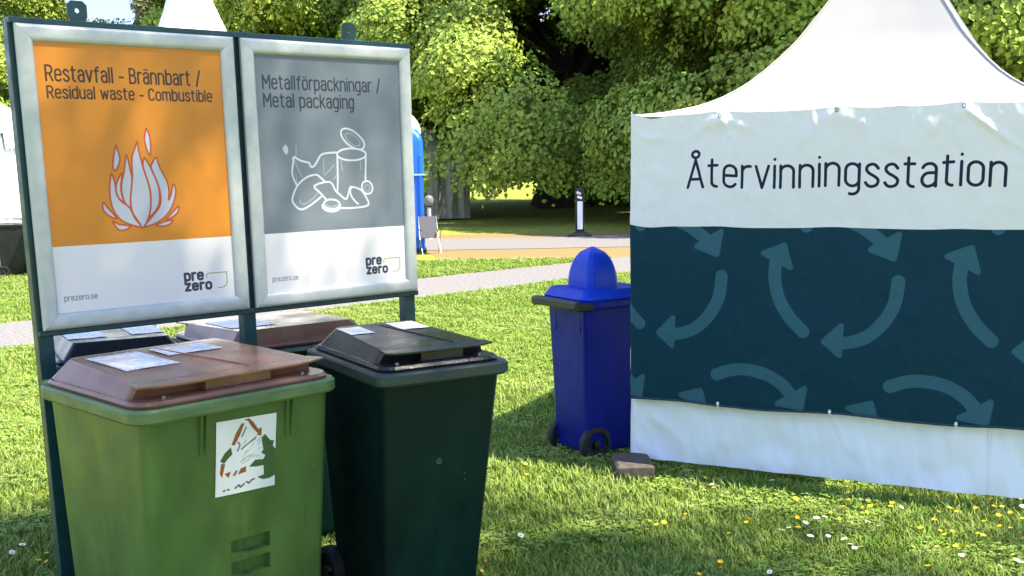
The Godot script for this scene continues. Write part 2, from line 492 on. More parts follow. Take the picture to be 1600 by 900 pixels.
func label_image() -> Image:
	# a sun-faded paper label: pale tints of what was printed, scuffed and dirty at the rim
	var n := 96
	var img := Image.create(n, n, false, Image.FORMAT_RGB8)
	var nz := FastNoiseLite.new()
	nz.seed = 90
	nz.frequency = 0.045
	nz.fractal_octaves = 4
	for y in n:
		for x in n:
			var c := srgb(222, 221, 216)
			if y > 22 and y < 42 and x > 10 and x < 66: c = srgb(226, 204, 178)
			if y > 48 and y < 74 and x > 26 and x < 86: c = srgb(196, 208, 216)
			var e := mini(mini(x, n - 1 - x), mini(y, n - 1 - y))
			var k := nz.get_noise_2d(x, y) * 0.12
			if e < 6 and nz.get_noise_2d(x * 3.0, y * 3.0) > 0.0: k -= 0.16
			img.set_pixel(x, y, Color(c.r + k, c.g + k, c.b + k * 1.1))
	return img
func sticker_image() -> Image:
	var w := 240
	var h := 280
	var img := Image.create(w, h, false, Image.FORMAT_RGB8)
	img.fill(srgb(222, 223, 218))
	var br := srgb(142, 84, 26)
	var gr := srgb(60, 92, 44)
	var pl := func(a: Array) -> PackedVector2Array:
		var o := pv(a)
		for i in o.size(): o[i] = (o[i] - Vector2(130, 180)) * Vector2(w / 520.0, h / 610.0)
		return o
	for a in [[260, 385, 300, 290, 345, 220, 370, 225, 330, 320, 290, 390], [365, 195, 410, 190, 450, 230, 490, 290, 520, 280, 520, 345, 470, 340, 490, 330, 430, 260, 400, 210], [175, 520, 210, 530, 200, 580, 185, 640, 165, 600], [205, 610, 260, 600, 240, 650], [275, 640, 300, 600, 320, 600, 300, 640], [320, 635, 345, 590, 390, 580, 390, 625]]: fill(img, pl.call(a), br)
	for a in [[165, 500, 205, 440, 255, 400, 270, 460, 235, 490, 200, 525], [520, 370, 550, 340, 600, 400, 635, 410, 625, 450, 655, 490, 660, 700, 600, 720, 545, 720, 490, 690, 550, 680, 545, 600, 480, 600, 415, 590, 470, 540, 540, 550, 560, 520, 520, 490, 540, 470]]: fill(img, pl.call(a), gr)
	var rng := RandomNumberGenerator.new()
	rng.seed = 5
	for i in 26:
		var p := Vector2(rng.randf_range(300, 500), rng.randf_range(380, 560))
		stroke(img, pl.call([p.x, p.y, p.x + rng.randf_range(10, 50), p.y - rng.randf_range(5, 40)]), rng.randf_range(0.7, 2.2), srgb(150, 152, 150), 0.7)
	for a in [[350, 330, 385, 260], [350, 430, 470, 355], [320, 370, 335, 400, 315, 440]]: stroke(img, pl.call(a), 3.0, srgb(110, 112, 114))
	for a in [[200, 750, 212, 748], [235, 745, 245, 748], [300, 745, 330, 725, 345, 745, 375, 725], [395, 712, 420, 725, 440, 705, 465, 700]]: stroke(img, pl.call(a), 3.4, srgb(86, 88, 90))
	return img

# ---------- wheeled bins ----------
func rounded(p: PackedVector2Array, r: float, seg := 3) -> PackedVector2Array:
	var o := PackedVector2Array()
	var n := p.size()
	for i in n:
		var a := p[(i - 1 + n) % n]
		var b := p[i]
		var c := p[(i + 1) % n]
		var q := b + (a - b).normalized() * r
		var s := b + (c - b).normalized() * r
		for k in seg + 1: o.append(q.lerp(b, float(k) / seg).lerp(b.lerp(s, float(k) / seg), float(k) / seg))
	return o
func make_bin(o: Node3D, p: Dictionary) -> Dictionary:
	# local frame: x across, +z the front, origin on the ground under the middle of the rim
	var w: float = p.w
	var d: float = p.d
	var h: float = p.h
	var tf: float = p.get("front_taper", 0.15)
	var ts: float = p.get("side_taper", 0.04)
	var wb := w - 0.07
	var db := d - 0.06
	var r: float = p.get("radius", 0.05)
	var slots: Array = p.get("slots", [])
	var fx := []
	var ys := [0.05, 0.075, h * 0.3, h * 0.5, h * 0.7, h - 0.04]
	var sx: float = p.get("slot_x", 0.0)
	if slots.size():
		fx = [sx + 0.078, sx + 0.0745, sx - 0.0745, sx - 0.078]
		for s in slots: ys.append_array([s[0], s[0] + 0.003, s[1] - 0.003, s[1]])
	ys.sort()
	var rings := []
	for y in ys:
		var t: float = (h - 0.04 - y) / (h - 0.04)
		var inset := 0.02 if y < 0.06 else 0.0
		var ww := wb - 2.0 * ts * t - inset
		var dd := db - (tf + 0.03) * t - inset
		var ring := MB.ring(MB.rr(ww, dd, r, 5, fx), y, Vector2(0, (-tf + 0.03) * t / 2.0))
		for s in slots:
			if y > s[0] + 0.001 and y < s[1] - 0.001:
				var base := 6
				for k in [1, 2]: ring[base + k].z -= 0.03
		rings.append(ring)
	var b := MB.new()
	b.loft(rings)
	part(b, "body", p.body, o, 32.0)
	var rim := MB.new()
	var rr0: float = r + p.get("rim_round", 0.025)
	var rt: float = p.get("rim_h", 0.048)
	rim.loft([MB.ring(MB.rr(wb - 0.01, db - 0.01, r, 5), h - rt + 0.004), MB.ring(MB.rr(w - 0.012, d - 0.012, rr0, 5), h - rt), MB.ring(MB.rr(w, d, rr0, 5), h - rt + 0.008), MB.ring(MB.rr(w, d, rr0, 5), h - 0.008), MB.ring(MB.rr(w - 0.012, d - 0.012, rr0, 5), h), MB.ring(MB.rr(w - 0.09, d - 0.09, r, 5), h + 0.0005)])
	part(rim, "rim", p.get("rim", p.body), o, 30.0)
	for x in p.get("ribs", []):
		var rb := MB.new()
		var fz := func(y: float) -> float: return db / 2.0 - tf * (h - 0.04 - y) / (h - 0.04)
		var y0 := h - 0.045
		var y1 := h - 0.185
		var a := Vector3(x, y0, fz.call(y0))
		var c := Vector3(x, y1, fz.call(y1))
		rb.loft([PackedVector3Array([a + Vector3(-0.006, 0, -0.01), a + Vector3(0.006, 0, -0.01), a + Vector3(0.004, 0, 0.016), a + Vector3(-0.004, 0, 0.016)]), PackedVector3Array([c + Vector3(-0.006, 0, -0.01), c + Vector3(0.006, 0, -0.01), c + Vector3(0.004, 0, 0.004), c + Vector3(-0.004, 0, 0.004)])])
		part(rb, "rib", p.body, o)
	# lid: a flange on the rim, a raised tray and an overhanging front lip that leaves two hand gaps
	var lid := MB.new()
	var off: float = p.get("lid_inset", 0.025)
	lid.loft([MB.ring(MB.rr(w - 2 * off, d - 2 * off, rr0, 5), h + 0.002), MB.ring(MB.rr(w - 2 * off + 0.006, d - 2 * off + 0.006, rr0, 5), h + 0.01), MB.ring(MB.rr(w - 2 * off - 0.01, d - 2 * off - 0.01, rr0, 5), h + 0.02)])
	var xb := w / 2 - off - 0.018
	var zr := -d / 2 + off + 0.012
	var zf := d / 2 - off - 0.1
	var yr: float = h + p.get("lid_rear", 0.086)
	var yf: float = h + p.get("lid_front", 0.07)
	var ri: float = p.get("lid_slope", 0.075)
	var bot := rounded(PackedVector2Array([Vector2(xb, zf), Vector2(-xb, zf), Vector2(-xb, zr), Vector2(xb, zr)]), 0.03)
	var top := rounded(PackedVector2Array([Vector2(xb - 0.02, zf + 0.015), Vector2(-xb + 0.02, zf + 0.015), Vector2(-xb + ri, zr + ri * 0.6), Vector2(xb - ri, zr + ri * 0.6)]), 0.03)
	var slope := func(z: float) -> float: return lerpf(yr, yf, clampf((z - zr - ri * 0.6) / (zf + 0.015 - zr - ri * 0.6), 0.0, 1.0))
	var r1 := PackedVector3Array()
	var r2 := PackedVector3Array()
	var r3 := PackedVector3Array()
	var r4 := PackedVector3Array()
	var mid := Vector2(0, (zr + zf) / 2)
	for i in bot.size():
		r1.append(Vector3(bot[i].x, h + 0.017, bot[i].y))
		var q := top[i].lerp(bot[i], 0.12)
		r2.append(Vector3(q.x, slope.call(top[i].y) - 0.012, q.y))
		q = top[i].lerp(mid, 0.012)
		r3.append(Vector3(q.x, slope.call(top[i].y) - 0.001, q.y))
		q = top[i].lerp(mid, 0.06)
		r4.append(Vector3(q.x, slope.call(q.y), q.y))
	lid.loft([r1, r2, r3, r4])
	# lip: a thin curved blade
	var n := 12
	var up := []
	for j in 5:
		var z := zf + 0.004 + j * 0.0195
		var row := PackedVector3Array()
		for i in n + 1:
			var x := lerpf(-xb + 0.016, xb - 0.016, float(i) / n)
			var ends := pow(absf(x) / xb, 6.0)
			row.append(Vector3(x * (1.0 + 0.012 * j), yf - 0.0015 - 0.0003 * j * j + 0.008 * ends * j / 4.0, z - 0.018 * ends))
		up.append(row)
	for j in 4:
		for i in n:
			var dn := Vector3(0, -0.006, 0)
			lid.quad(up[j][i], up[j][i + 1], up[j + 1][i + 1], up[j + 1][i])
			lid.quad(up[j][i] + dn, up[j + 1][i] + dn, up[j + 1][i + 1] + dn, up[j][i + 1] + dn)
			if j == 3: lid.quad(up[4][i], up[4][i + 1], up[4][i + 1] + dn, up[4][i] + dn)
		for i in [0, n]:
			lid.quad(up[j][i], up[j + 1][i], up[j + 1][i] + Vector3(0, -0.006, 0), up[j][i] + Vector3(0, -0.006, 0))
	var lm := part(lid, "lid", p.lid, o, 30.0)
	var blk := MB.new()
	blk.box(T(0.02, h + 0.036, zf + 0.02), Vector3(w * 0.32, 0.04, 0.06), 0.006)
	part(blk, "grip_block", p.lid, lm)
	for x in [-xb * 0.72, xb * 0.78]:
		var st := MB.new()
		st.lathe(T(x, h + 0.018, zf + 0.045), [[0.0, 0.0], [0.007, 0.0], [0.007, 0.006], [0.004, 0.009], [0.0, 0.0095]], 10)
		part(st, "rivet", M.steel, lm)
	if p.get("ridge", false):
		var rg := MB.new()
		for x in [0.04]:
			rg.tube([Vector3(x - 0.03, slope.call(zr + 0.1) + 0.0005, zr + 0.1), Vector3(x, slope.call((zr + zf) / 2) + 0.001, (zr + zf) / 2), Vector3(x + 0.05, slope.call(zf) + 0.0005, zf)], 0.0045, 6)
		part(rg, "ridge", p.lid, lm)
	# hinge bar behind
	var hb := MB.new()
	var hm: Material = p.get("handle", p.body)
	hb.tube([Vector3(-w / 2 + 0.05, h - 0.012, -d / 2 - 0.035), Vector3(w / 2 - 0.05, h - 0.012, -d / 2 - 0.035)], 0.014, 8)
	for x in [-w / 2 + 0.06, -w * 0.14, w * 0.14, w / 2 - 0.06]: hb.box(T(x, h - 0.016, -d / 2 - 0.012), Vector3(0.022, 0.036, 0.06), 0.006)
	part(hb, "handle", hm, o)
	# wheels and axle
	var zw: float = -db / 2 + 0.06 + p.get("wheel_in", 0.0)
	var wr: float = p.get("wheel_r", 0.1)
	var xw: float = wb / 2 - ts - p.get("wheel_x", 0.0)
	var ax := MB.new()
	ax.tube([Vector3(-xw, wr, zw - 0.02), Vector3(xw, wr, zw - 0.02)], 0.011, 8)
	part(ax, "axle", M.steel, o)
	for s in [-1.0, 1.0]:
		var tr := Transform3D(Basis(Vector3(0, 0, 1), -s * PI / 2), Vector3(s * (xw + 0.002), wr, zw - 0.02))
		var ty := MB.new()
		ty.lathe(tr, [[wr * 0.72, 0.0], [wr * 0.94, 0.0], [wr, 0.008], [wr, 0.042], [wr * 0.94, 0.05], [wr * 0.72, 0.05], [wr * 0.7, 0.04], [wr * 0.7, 0.01]], 28)
		var wm := part(ty, "wheel", M.rubber, o)
		var hub := MB.new()
		hub.lathe(tr, [[0.0, 0.01], [wr * 0.71, 0.012], [wr * 0.71, 0.036], [wr * 0.5, 0.03], [wr * 0.28, 0.032], [wr * 0.22, 0.05], [0.0, 0.052]], 20)
		part(hub, "hub", M.black_plastic, wm)
	return {"lid": lm, "slope": slope, "tilt": atan2(yr - yf, zf - zr - ri * 0.6), "zr": zr, "zf": zf, "front": func(y: float) -> float: return db / 2.0 - tf * (h - 0.04 - y) / (h - 0.04), "front_tilt": atan2(tf, h - 0.04)}
func sheet(parent: Node, called: String, m: Material, t: Transform3D, sx: float, sy: float, th := 0.0016) -> MeshInstance3D:
	# a label: local x across, local y up, facing local +z
	var b := MB.new()
	var n := 6
	for i in n:
		for j in n:
			var f := func(u: float, v: float) -> Vector3: return t * Vector3((u - 0.5) * sx, (0.5 - v) * sy, th + 0.0006 * sin(u * 9.0 + v * 4.0))
			var u0 := float(i) / n
			var u1 := float(i + 1) / n
			var v0 := float(j) / n
			var v1 := float(j + 1) / n
			b.quad(f.call(u0, v0), f.call(u1, v0), f.call(u1, v1), f.call(u0, v1), Vector2(u0, v0), Vector2(u1, v0), Vector2(u1, v1), Vector2(u0, v1))
	var c := [t * Vector3(-sx / 2, sy / 2, 0), t * Vector3(sx / 2, sy / 2, 0), t * Vector3(sx / 2, -sy / 2, 0), t * Vector3(-sx / 2, -sy / 2, 0)]
	return part(b, called, m, parent, 60.0, false)
func lid_label(info: Dictionary, m: Material, x: float, z: float, sx: float, sz: float, turn := 0.0) -> void:
	var bs := Basis(Vector3.RIGHT, info.tilt) * Basis(Vector3.UP, turn) * Basis(Vector3.RIGHT, -PI / 2)
	sheet(info.lid, "label", m, Transform3D(bs, Vector3(x, info.slope.call(z) + 0.0008, z)), sx, sz)

func build_bins() -> void:
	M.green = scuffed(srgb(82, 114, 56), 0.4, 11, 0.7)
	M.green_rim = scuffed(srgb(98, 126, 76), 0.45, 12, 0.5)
	M.brown = scuffed(srgb(140, 98, 77), 0.2, 13, 0.5)
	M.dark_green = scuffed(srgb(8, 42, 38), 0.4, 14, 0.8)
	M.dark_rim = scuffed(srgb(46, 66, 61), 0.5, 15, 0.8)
	M.charcoal = scuffed(srgb(32, 35, 40), 0.24, 16, 0.6)
	M.navy = worn(srgb(24, 29, 44), 0.22, 17, 0.2, 1.2)
	M.blue = scuffed(srgb(0, 28, 140), 0.42, 18, 0.5)
	M.blue_lid = worn(srgb(14, 60, 186), 0.33, 19, 0.1, 1.2)
	for k in ["dark_green", "blue", "blue_lid", "navy"]: M[k].metallic_specular = 0.32
	M.label = mat(Color.WHITE, 0.5)
	M.label.albedo_texture = tex(label_image())
	# green bin with a brown lid
	var th := 0.7905
	var e := Vector3(cos(th), 0, -sin(th))
	var f := Vector3(sin(th), 0, cos(th))
	var w := 0.785
	var d := 0.75
	var o := thing("wheeled_bin", Vector3(-1.142, 0, -3.305) - e * 0.018 + e * w / 2 - f * d / 2, th, "light green wheeled bin with brown lid and a torn recycling sticker on its front", "bin")
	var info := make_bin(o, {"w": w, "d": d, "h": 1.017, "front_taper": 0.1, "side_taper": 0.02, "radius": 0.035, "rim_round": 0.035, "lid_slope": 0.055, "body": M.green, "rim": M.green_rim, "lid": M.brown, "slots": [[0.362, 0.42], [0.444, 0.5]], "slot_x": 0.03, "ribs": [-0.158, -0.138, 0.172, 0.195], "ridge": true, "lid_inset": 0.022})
	var sm := mat(Color.WHITE, 0.55)
	sm.albedo_texture = tex(sticker_image())
	sheet(o, "sticker", sm, Transform3D(Basis(Vector3.RIGHT, info.front_tilt) * Basis(Vector3.FORWARD, 0.03), Vector3(0.012, 0.8, info.front.call(0.8) + 0.001)), 0.232, 0.262)
	for q in [[-0.27, 0.76], [-0.26, 0.56], [0.29, 0.74], [0.29, 0.7]]:
		var sd := MB.new()
		sd.lathe(Transform3D(Basis(Vector3.RIGHT, PI / 2 + info.front_tilt), Vector3(q[0], q[1], info.front.call(q[1]) - 0.001)), [[0.0, 0.0], [0.005, 0.0], [0.004, 0.003], [0.0, 0.0035]], 10)
		part(sd, "stud", M.green_rim, o)
	lid_label(info, M.label, -0.16, -0.09, 0.2, 0.3, 0.02)
	lid_label(info, M.label, 0.09, -0.17, 0.22, 0.16, 0.0)
	# dark green bin with a charcoal lid
	th = 0.5333
	e = Vector3(cos(th), 0, -sin(th))
	f = Vector3(sin(th), 0, cos(th))
	w = 0.545
	d = 0.75
	o = thing("wheeled_bin", Vector3(-0.478, 0, -3.759) + e * 0.016 + e * w / 2 - f * d / 2, th, "dark green wheeled bin with charcoal lid carrying two white labels", "bin")
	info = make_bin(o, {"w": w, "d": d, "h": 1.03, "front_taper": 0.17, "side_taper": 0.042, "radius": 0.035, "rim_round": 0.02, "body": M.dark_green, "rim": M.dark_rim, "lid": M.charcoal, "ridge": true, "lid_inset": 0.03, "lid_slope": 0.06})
	var em := MB.new()
	em.lathe(Transform3D(Basis(Vector3.RIGHT, PI / 2 + info.front_tilt), Vector3(-0.005, 0.665, info.front.call(0.665) - 0.001)), [[0.0, 0.0], [0.013, 0.0], [0.013, 0.002], [0.01, 0.003], [0.008, 0.0015], [0.0, 0.0015]], 18)
	part(em, "emblem", M.dark_rim, o)
	for q in [[0.105, 0.6], [0.11, 0.572]]:
		var sd := MB.new()
		sd.lathe(Transform3D(Basis(Vector3.RIGHT, PI / 2 + info.front_tilt), Vector3(q[0], q[1], info.front.call(q[1]) - 0.001)), [[0.0, 0.0], [0.005, 0.0], [0.004, 0.003], [0.0, 0.0035]], 10)
		part(sd, "stud", M.dark_rim, o)
	lid_label(info, M.label, -0.13, -0.16, 0.1, 0.16)
	lid_label(info, M.label, 0.1, -0.17, 0.12, 0.17)
	# two more behind the sign, their backs towards it
	o = thing("wheeled_bin", Vector3(-1.76, 0, -4.82), -2.658, "wheeled bin with navy lid behind the orange poster", "bin")
	info = make_bin(o, {"w": 0.58, "d": 0.7, "h": 0.97, "body": M.dark_green, "lid": M.navy, "lid_inset": 0.03, "lid_slope": 0.05})
	lid_label(info, M.label, 0.12, 0.0, 0.16, 0.3)
	lid_label(info, M.label, -0.13, 0.02, 0.14, 0.34)
	o = thing("wheeled_bin", Vector3(-1.14, 0, -5.18), -2.498, "wheeled bin with wide brown lid behind the grey poster", "bin")
	info = make_bin(o, {"w": 0.76, "d": 0.74, "h": 0.965, "radius": 0.06, "body": M.dark_green, "lid": M.brown, "lid_inset": 0.022, "lid_slope": 0.06})
	lid_label(info, M.label, 0.16, -0.02, 0.22, 0.34)
	# blue bin with a hooded inlet beside the tent
	o = thing("wheeled_bin", Vector3(0.532, 0, -6.575), 2.12, "blue wheeled bin with a domed inlet hood at the tent corner", "bin")
	info = make_bin(o, {"w": 0.48, "d": 0.55, "h": 0.965, "front_taper": 0.1, "side_taper": 0.035, "radius": 0.04, "body": M.blue, "rim": M.blue, "lid": M.blue_lid, "lid_inset": 0.005, "lid_rear": 0.06, "lid_front": 0.055, "lid_slope": 0.03, "handle": M.black_plastic, "wheel_r": 0.105, "wheel_in": 0.05, "wheel_x": 0.03})
	var bar := MB.new()
	bar.box(T(0, 0.945, -0.315), Vector3(0.47, 0.05, 0.05), 0.012)
	for x in [-0.225, 0.225]: bar.box(T(x, 0.935, -0.27), Vector3(0.03, 0.045, 0.12), 0.008)
	part(bar, "grab_rail", M.black_plastic, o)
	for x in [-0.13, 0.12]:
		var gr := MB.new()
		gr.box(T(x, 0.84, -0.238), Vector3(0.03, 0.14, 0.014), 0.004)
		part(gr, "rib", M.blue, o)
	var hood := MB.new()
	var rings := []
	for k in 9:
		var t := k / 8.0
		var sc := pow(maxf(1.0 - pow(t, 2.3), 0.0), 0.52)
		rings.append(MB.ring(MB.rr(maxf(0.26 * sc, 0.02), maxf(0.22 * sc, 0.02), maxf(0.045 * sc, 0.006), 6), 1.018 + 0.24 * t, Vector2(0.0, -0.05)))
	hood.loft(rings)
	var hd := part(hood, "hood", M.blue_lid, info.lid, 28.0)
	var base := MB.new()
	base.loft([MB.ring(MB.rr(0.31, 0.27, 0.05, 6), 1.01, Vector2(0, -0.05)), MB.ring(MB.rr(0.31, 0.27, 0.05, 6), 1.021, Vector2(0, -0.05)), MB.ring(MB.rr(0.29, 0.25, 0.05, 6), 1.024, Vector2(0, -0.05))])
	part(base, "hood_flange", M.blue_lid, info.lid)
	# black bins far left by the white marquee
	for q in [[12.0, 434.0, 2.2, "black wheeled bin beside the white marquee, standing farther out"], [38.0, 432.0, 2.0, "black wheeled bin beside the white marquee, half hidden by the sign stand"]]:
		var g := at(q[0], q[1])
		o = thing("wheeled_bin", g + Vector3(0, 0, -0.3), q[2], q[3], "bin", "black bins by the marquee")
		make_bin(o, {"w": 0.5 if q[0] < 20 else 0.3, "d": 0.6, "h": 0.9, "radius": 0.03, "body": M.charcoal, "lid": M.charcoal, "lid_slope": 0.04} if q[0] < 20 else {"w": 0.48, "d": 0.55, "h": 0.9, "radius": 0.03, "body": M.charcoal, "lid": M.charcoal, "lid_slope": 0.04})

# ---------- the double poster stand ----------
func build_sign() -> void:
	M.teal = worn(srgb(10, 62, 66), 0.4, 31, 0.2, 2.0)
	M.alu = worn(srgb(194, 198, 193), 0.45, 33, 0.1, 2.0)
	M.alu.metallic = 0.25
	var o := thing("sign_stand", Vector3(-1.717, 0, -4.003), 0.7175, "teal steel stand holding two framed waste posters, one orange, one grey", "sign")
	var wid := 1.7
	for x in [0.015, 0.846, 1.67]:
		var b := MB.new()
		b.box(T(x, 1.14, -0.0405), Vector3(0.058, 2.28, 0.05), 0.004)
		part(b, "post", M.teal, o)
	for q in [["top_rail", 2.273], ["bottom_rail", 1.166]]:
		var b := MB.new()
		b.box(T(wid / 2 - 0.002, q[1], -0.022), Vector3(wid + 0.02, 0.022, 0.05), 0.003)
		part(b, q[0], M.teal, o)
	for x in [0.24, 1.405]:
		var b := MB.new()
		var ringf := PackedVector2Array([Vector2(-0.036, 0), Vector2(0.036, 0), Vector2(0.036, 0.062), Vector2(0.026, 0.075), Vector2(-0.026, 0.075), Vector2(-0.036, 0.062)])
		var hole := arc(0, 0.04, 0.009, 0.009, 0, 360, 12)
		var outer := PackedVector2Array()
		for i in 12:
			var a := TAU * i / 12.0
			var dv := Vector2(cos(a), sin(a))
			var s := minf(0.036 / maxf(absf(dv.x), 1e-4), (0.035 if dv.y > 0 else 0.04) / maxf(absf(dv.y), 1e-4))
			outer.append(Vector2(0, 0.04) + dv * s)
		for i in 12:
			var k := (i + 1) % 12
			for z in [[-0.004, 1], [0.004, 0]]:
				var a := Vector3(x + outer[i].x, 2.283 + outer[i].y, -0.03 + z[0])
				var c := Vector3(x + outer[k].x, 2.283 + outer[k].y, -0.03 + z[0])
				var d := Vector3(x + hole[k].x, 2.283 + hole[k].y, -0.03 + z[0])
				var e := Vector3(x + hole[i].x, 2.283 + hole[i].y, -0.03 + z[0])
				if z[1] == 1: b.quad(a, c, d, e)
				else: b.quad(e, d, c, a)
			var a0 := Vector3(x + outer[i].x, 2.283 + outer[i].y, -0.034)
			var c0 := Vector3(x + outer[k].x, 2.283 + outer[k].y, -0.034)
			b.quad(c0, a0, a0 + Vector3(0, 0, 0.008), c0 + Vector3(0, 0, 0.008))
			var a1 := Vector3(x + hole[i].x, 2.283 + hole[i].y, -0.034)
			var c1 := Vector3(x + hole[k].x, 2.283 + hole[k].y, -0.034)
			b.quad(a1, c1, c1 + Vector3(0, 0, 0.008), a1 + Vector3(0, 0, 0.008))
		part(b, "lifting_lug", M.teal, o, 30.0)
	for k in 2:
		var x0 := 0.002 + k * 0.862
		var x1 := x0 + 0.832
		var y0 := 1.178
		var y1 := 2.262
		var back := MB.new()
		back.box(T((x0 + x1) / 2, (y0 + y1) / 2, -0.006), Vector3(x1 - x0 - 0.01, y1 - y0 - 0.01, 0.014), 0.002)
		var fr := part(back, "poster_frame", M.alu, o)
		fr.set_meta("label", "brushed silver snap frame around the orange poster" if k == 0 else "brushed silver snap frame around the grey poster")
		# four mitred profiles with a rounded face
		var co := [Vector2(x0, y0), Vector2(x1, y0), Vector2(x1, y1), Vector2(x0, y1)]
		var prof := [[0.0, 0.0], [0.0, 0.012], [0.004, 0.017], [0.014, 0.021], [0.04, 0.0215], [0.052, 0.018], [0.058, 0.011], [0.059, 0.004]]
		for s in 4:
			var a: Vector2 = co[s]
			var c: Vector2 = co[(s + 1) % 4]
			var dir := (c - a).normalized()
			var inn := Vector2(-dir.y, dir.x)
			var ra := PackedVector3Array()
			var rc := PackedVector3Array()
			for q in prof:
				var pa: Vector2 = a + inn * q[0] + dir * (q[0] + 0.0004)
				var pc: Vector2 = c + inn * q[0] - dir * (q[0] + 0.0004)
				ra.append(Vector3(pa.x, pa.y, q[1]))
				rc.append(Vector3(pc.x, pc.y, q[1]))
			var b := MB.new()
			b.loft([ra, rc])
			part(b, "frame_profile", M.alu, fr, 35.0)
		# the printed sheet, slightly bowed between the profiles
		var pm := mat(Color.WHITE, 0.5)
		pm.albedo_texture = tex(poster_image(k))
		var nz := FastNoiseLite.new()
		nz.seed = 70 + k
		nz.frequency = 2.2
		var g := MB.new()
		var nx := 26
		var ny := 36
		var P := func(i: int, j: int) -> Vector3:
			var u := float(i) / nx
			var v := float(j) / ny
			var edge := minf(minf(u, 1 - u), minf(v, 1 - v))
			return Vector3(lerpf(x0 + 0.0585, x1 - 0.0585, u), lerpf(y1 - 0.0585, y0 + 0.0585, v), 0.005 + 0.005 * nz.get_noise_2d(u * 1.2 + k, v * 1.5) * smoothstep(0.0, 0.12, edge))
		for i in nx:
			for j in ny:
				g.quad(P.call(i, j), P.call(i + 1, j), P.call(i + 1, j + 1), P.call(i, j + 1), Vector2(float(i) / nx, float(j) / ny), Vector2(float(i + 1) / nx, float(j) / ny), Vector2(float(i + 1) / nx, float(j + 1) / ny), Vector2(float(i) / nx, float(j + 1) / ny))
		var ps := part(g, "poster", pm, fr, 80.0, false)
		ps.set_meta("label", "orange residual waste poster with a white flame" if k == 0 else "grey metal packaging poster with a drawing of cans")

# ---------- pagoda tents ----------
func pagoda_roof(o: Node3D, m: Material, cx: float, cz: float, prof: Array) -> void:
	var b := MB.new()
	var rings := []
	var fine := []
	for i in prof.size() - 1:
		var p0: Array = prof[maxi(i - 1, 0)]
		var p3: Array = prof[mini(i + 2, prof.size() - 1)]
		for k in 3:
			var t := k / 3.0
			fine.append([cubic_interpolate(prof[i][0], prof[i + 1][0], p0[0], p3[0], t), cubic_interpolate(prof[i][1], prof[i + 1][1], p0[1], p3[1], t)])
	fine.append(prof[prof.size() - 1])
	for q in fine:
		var r: float = q[0]
		var ring := PackedVector3Array()
		for s in 4:
			for k in 10:
				var t := k / 10.0
				var c0 := Vector2([1, -1, -1, 1][s], [1, 1, -1, -1][s])
				var c1 := Vector2([1, -1, -1, 1][(s + 1) % 4], [1, 1, -1, -1][(s + 1) % 4])
				var p := c0.lerp(c1, t) * r
				p *= 1.0 - 0.05 * sin(PI * t) * clampf((q[1] - prof[0][1]) * 2.5, 0, 1)
				ring.append(Vector3(cx + p.x, q[1] + 0.006 * sin(t * 19.0 + s) * clampf(r, 0.0, 1.0), cz + p.y))
		rings.append(ring)
	b.loft(rings, false, true)
	var rf := part(b, "roof", m, o, 26.0, false)
	for s in 4:
		var hip := MB.new()
		var line := []
		for r in rings: line.append(r[s * 10] + Vector3(0, 0.003, 0))
		hip.tube(line, 0.006 if prof[0][0] < 1.5 else 0.012, 5)
		part(hip, "seam", m, rf)
func fabric(o: Node3D, called: String, m: Material, x0: float, x1: float, y0: float, y1: float, nx: int, ny: int, disp: Callable) -> MeshInstance3D:
	var g := MB.new()
	var rows := []
	for j in ny + 1:
		var row := PackedVector3Array()
		for i in nx + 1:
			row.append(disp.call(lerpf(x0, x1, float(i) / nx), lerpf(y1, y0, float(j) / ny)))
		rows.append(row)
	for j in ny:
		for i in nx:
			g.quad(rows[j][i], rows[j][i + 1], rows[j + 1][i + 1], rows[j + 1][i], Vector2(float(i) / nx, float(j) / ny), Vector2(float(i + 1) / nx, float(j) / ny), Vector2(float(i + 1) / nx, float(j + 1) / ny), Vector2(float(i) / nx, float(j + 1) / ny))
	return part(g, called, m, o, 80.0, false)
var creases := [
	[0.473, 1.968, 0.62, 1.72, 0.018, 0.011], [0.473, 1.968, 0.2, 1.83, 0.03, 0.012], [0.473, 1.968, 0.36, 1.75, 0.02, 0.007], [0.473, 1.968, 0.8, 1.85, 0.03, 0.008],
	[1.066, 1.978, 0.86, 1.83, 0.03, 0.007], [1.066, 1.978, 1.3, 1.86, 0.03, 0.006], [1.066, 1.978, 1.1, 1.7, 0.03, 0.005],
	[1.653, 1.976, 1.98, 1.74, 0.018, 0.02], [1.653, 1.976, 1.4, 1.82, 0.035, 0.008], [1.653, 1.976, 1.72, 1.62, 0.03, 0.006], [1.653, 1.976, 1.5, 1.68, 0.025, 0.006],
	[1.62, 1.2, 1.12, 0.5, 0.05, 0.008], [0.1, 1.75, 0.25, 1.5, 0.03, 0.007], [0.6, 1.6, 0.82, 1.42, 0.03, 0.006], [1.083, 0.44, 1.2, 0.75, 0.03, 0.006], [0.489, 0.44, 0.3, 0.7, 0.04, 0.006], [1.698, 0.44, 1.85, 0.8, 0.03, 0.006], [0.5, 0.95, 0.52, 0.5, 0.04, 0.005], [1.5, 1.35, 1.42, 0.9, 0.06, 0.006],
	[0.02, 1.9, 0.3, 1.86, 0.02, 0.006], [0.04, 1.5, 0.2, 1.62, 0.02, 0.005]]
func crease_at(s: float, h: float, list: Array) -> float:
	var p := Vector2(s, h)
	var z := 0.0
	for c in list:
		var a := Vector2(c[0], c[1])
		var b := Vector2(c[2], c[3])
		var ab := b - a
		var t := clampf((p - a).dot(ab) / ab.length_squared(), 0.0, 1.0)
		var dist := p.distance_to(a + ab * t)
		if dist < c[4] * 3.0: z += c[5] * exp(-pow(dist / c[4], 2.0)) * (1.0 - t) * minf(1.0, t * 6.0 + 0.25)
	return z
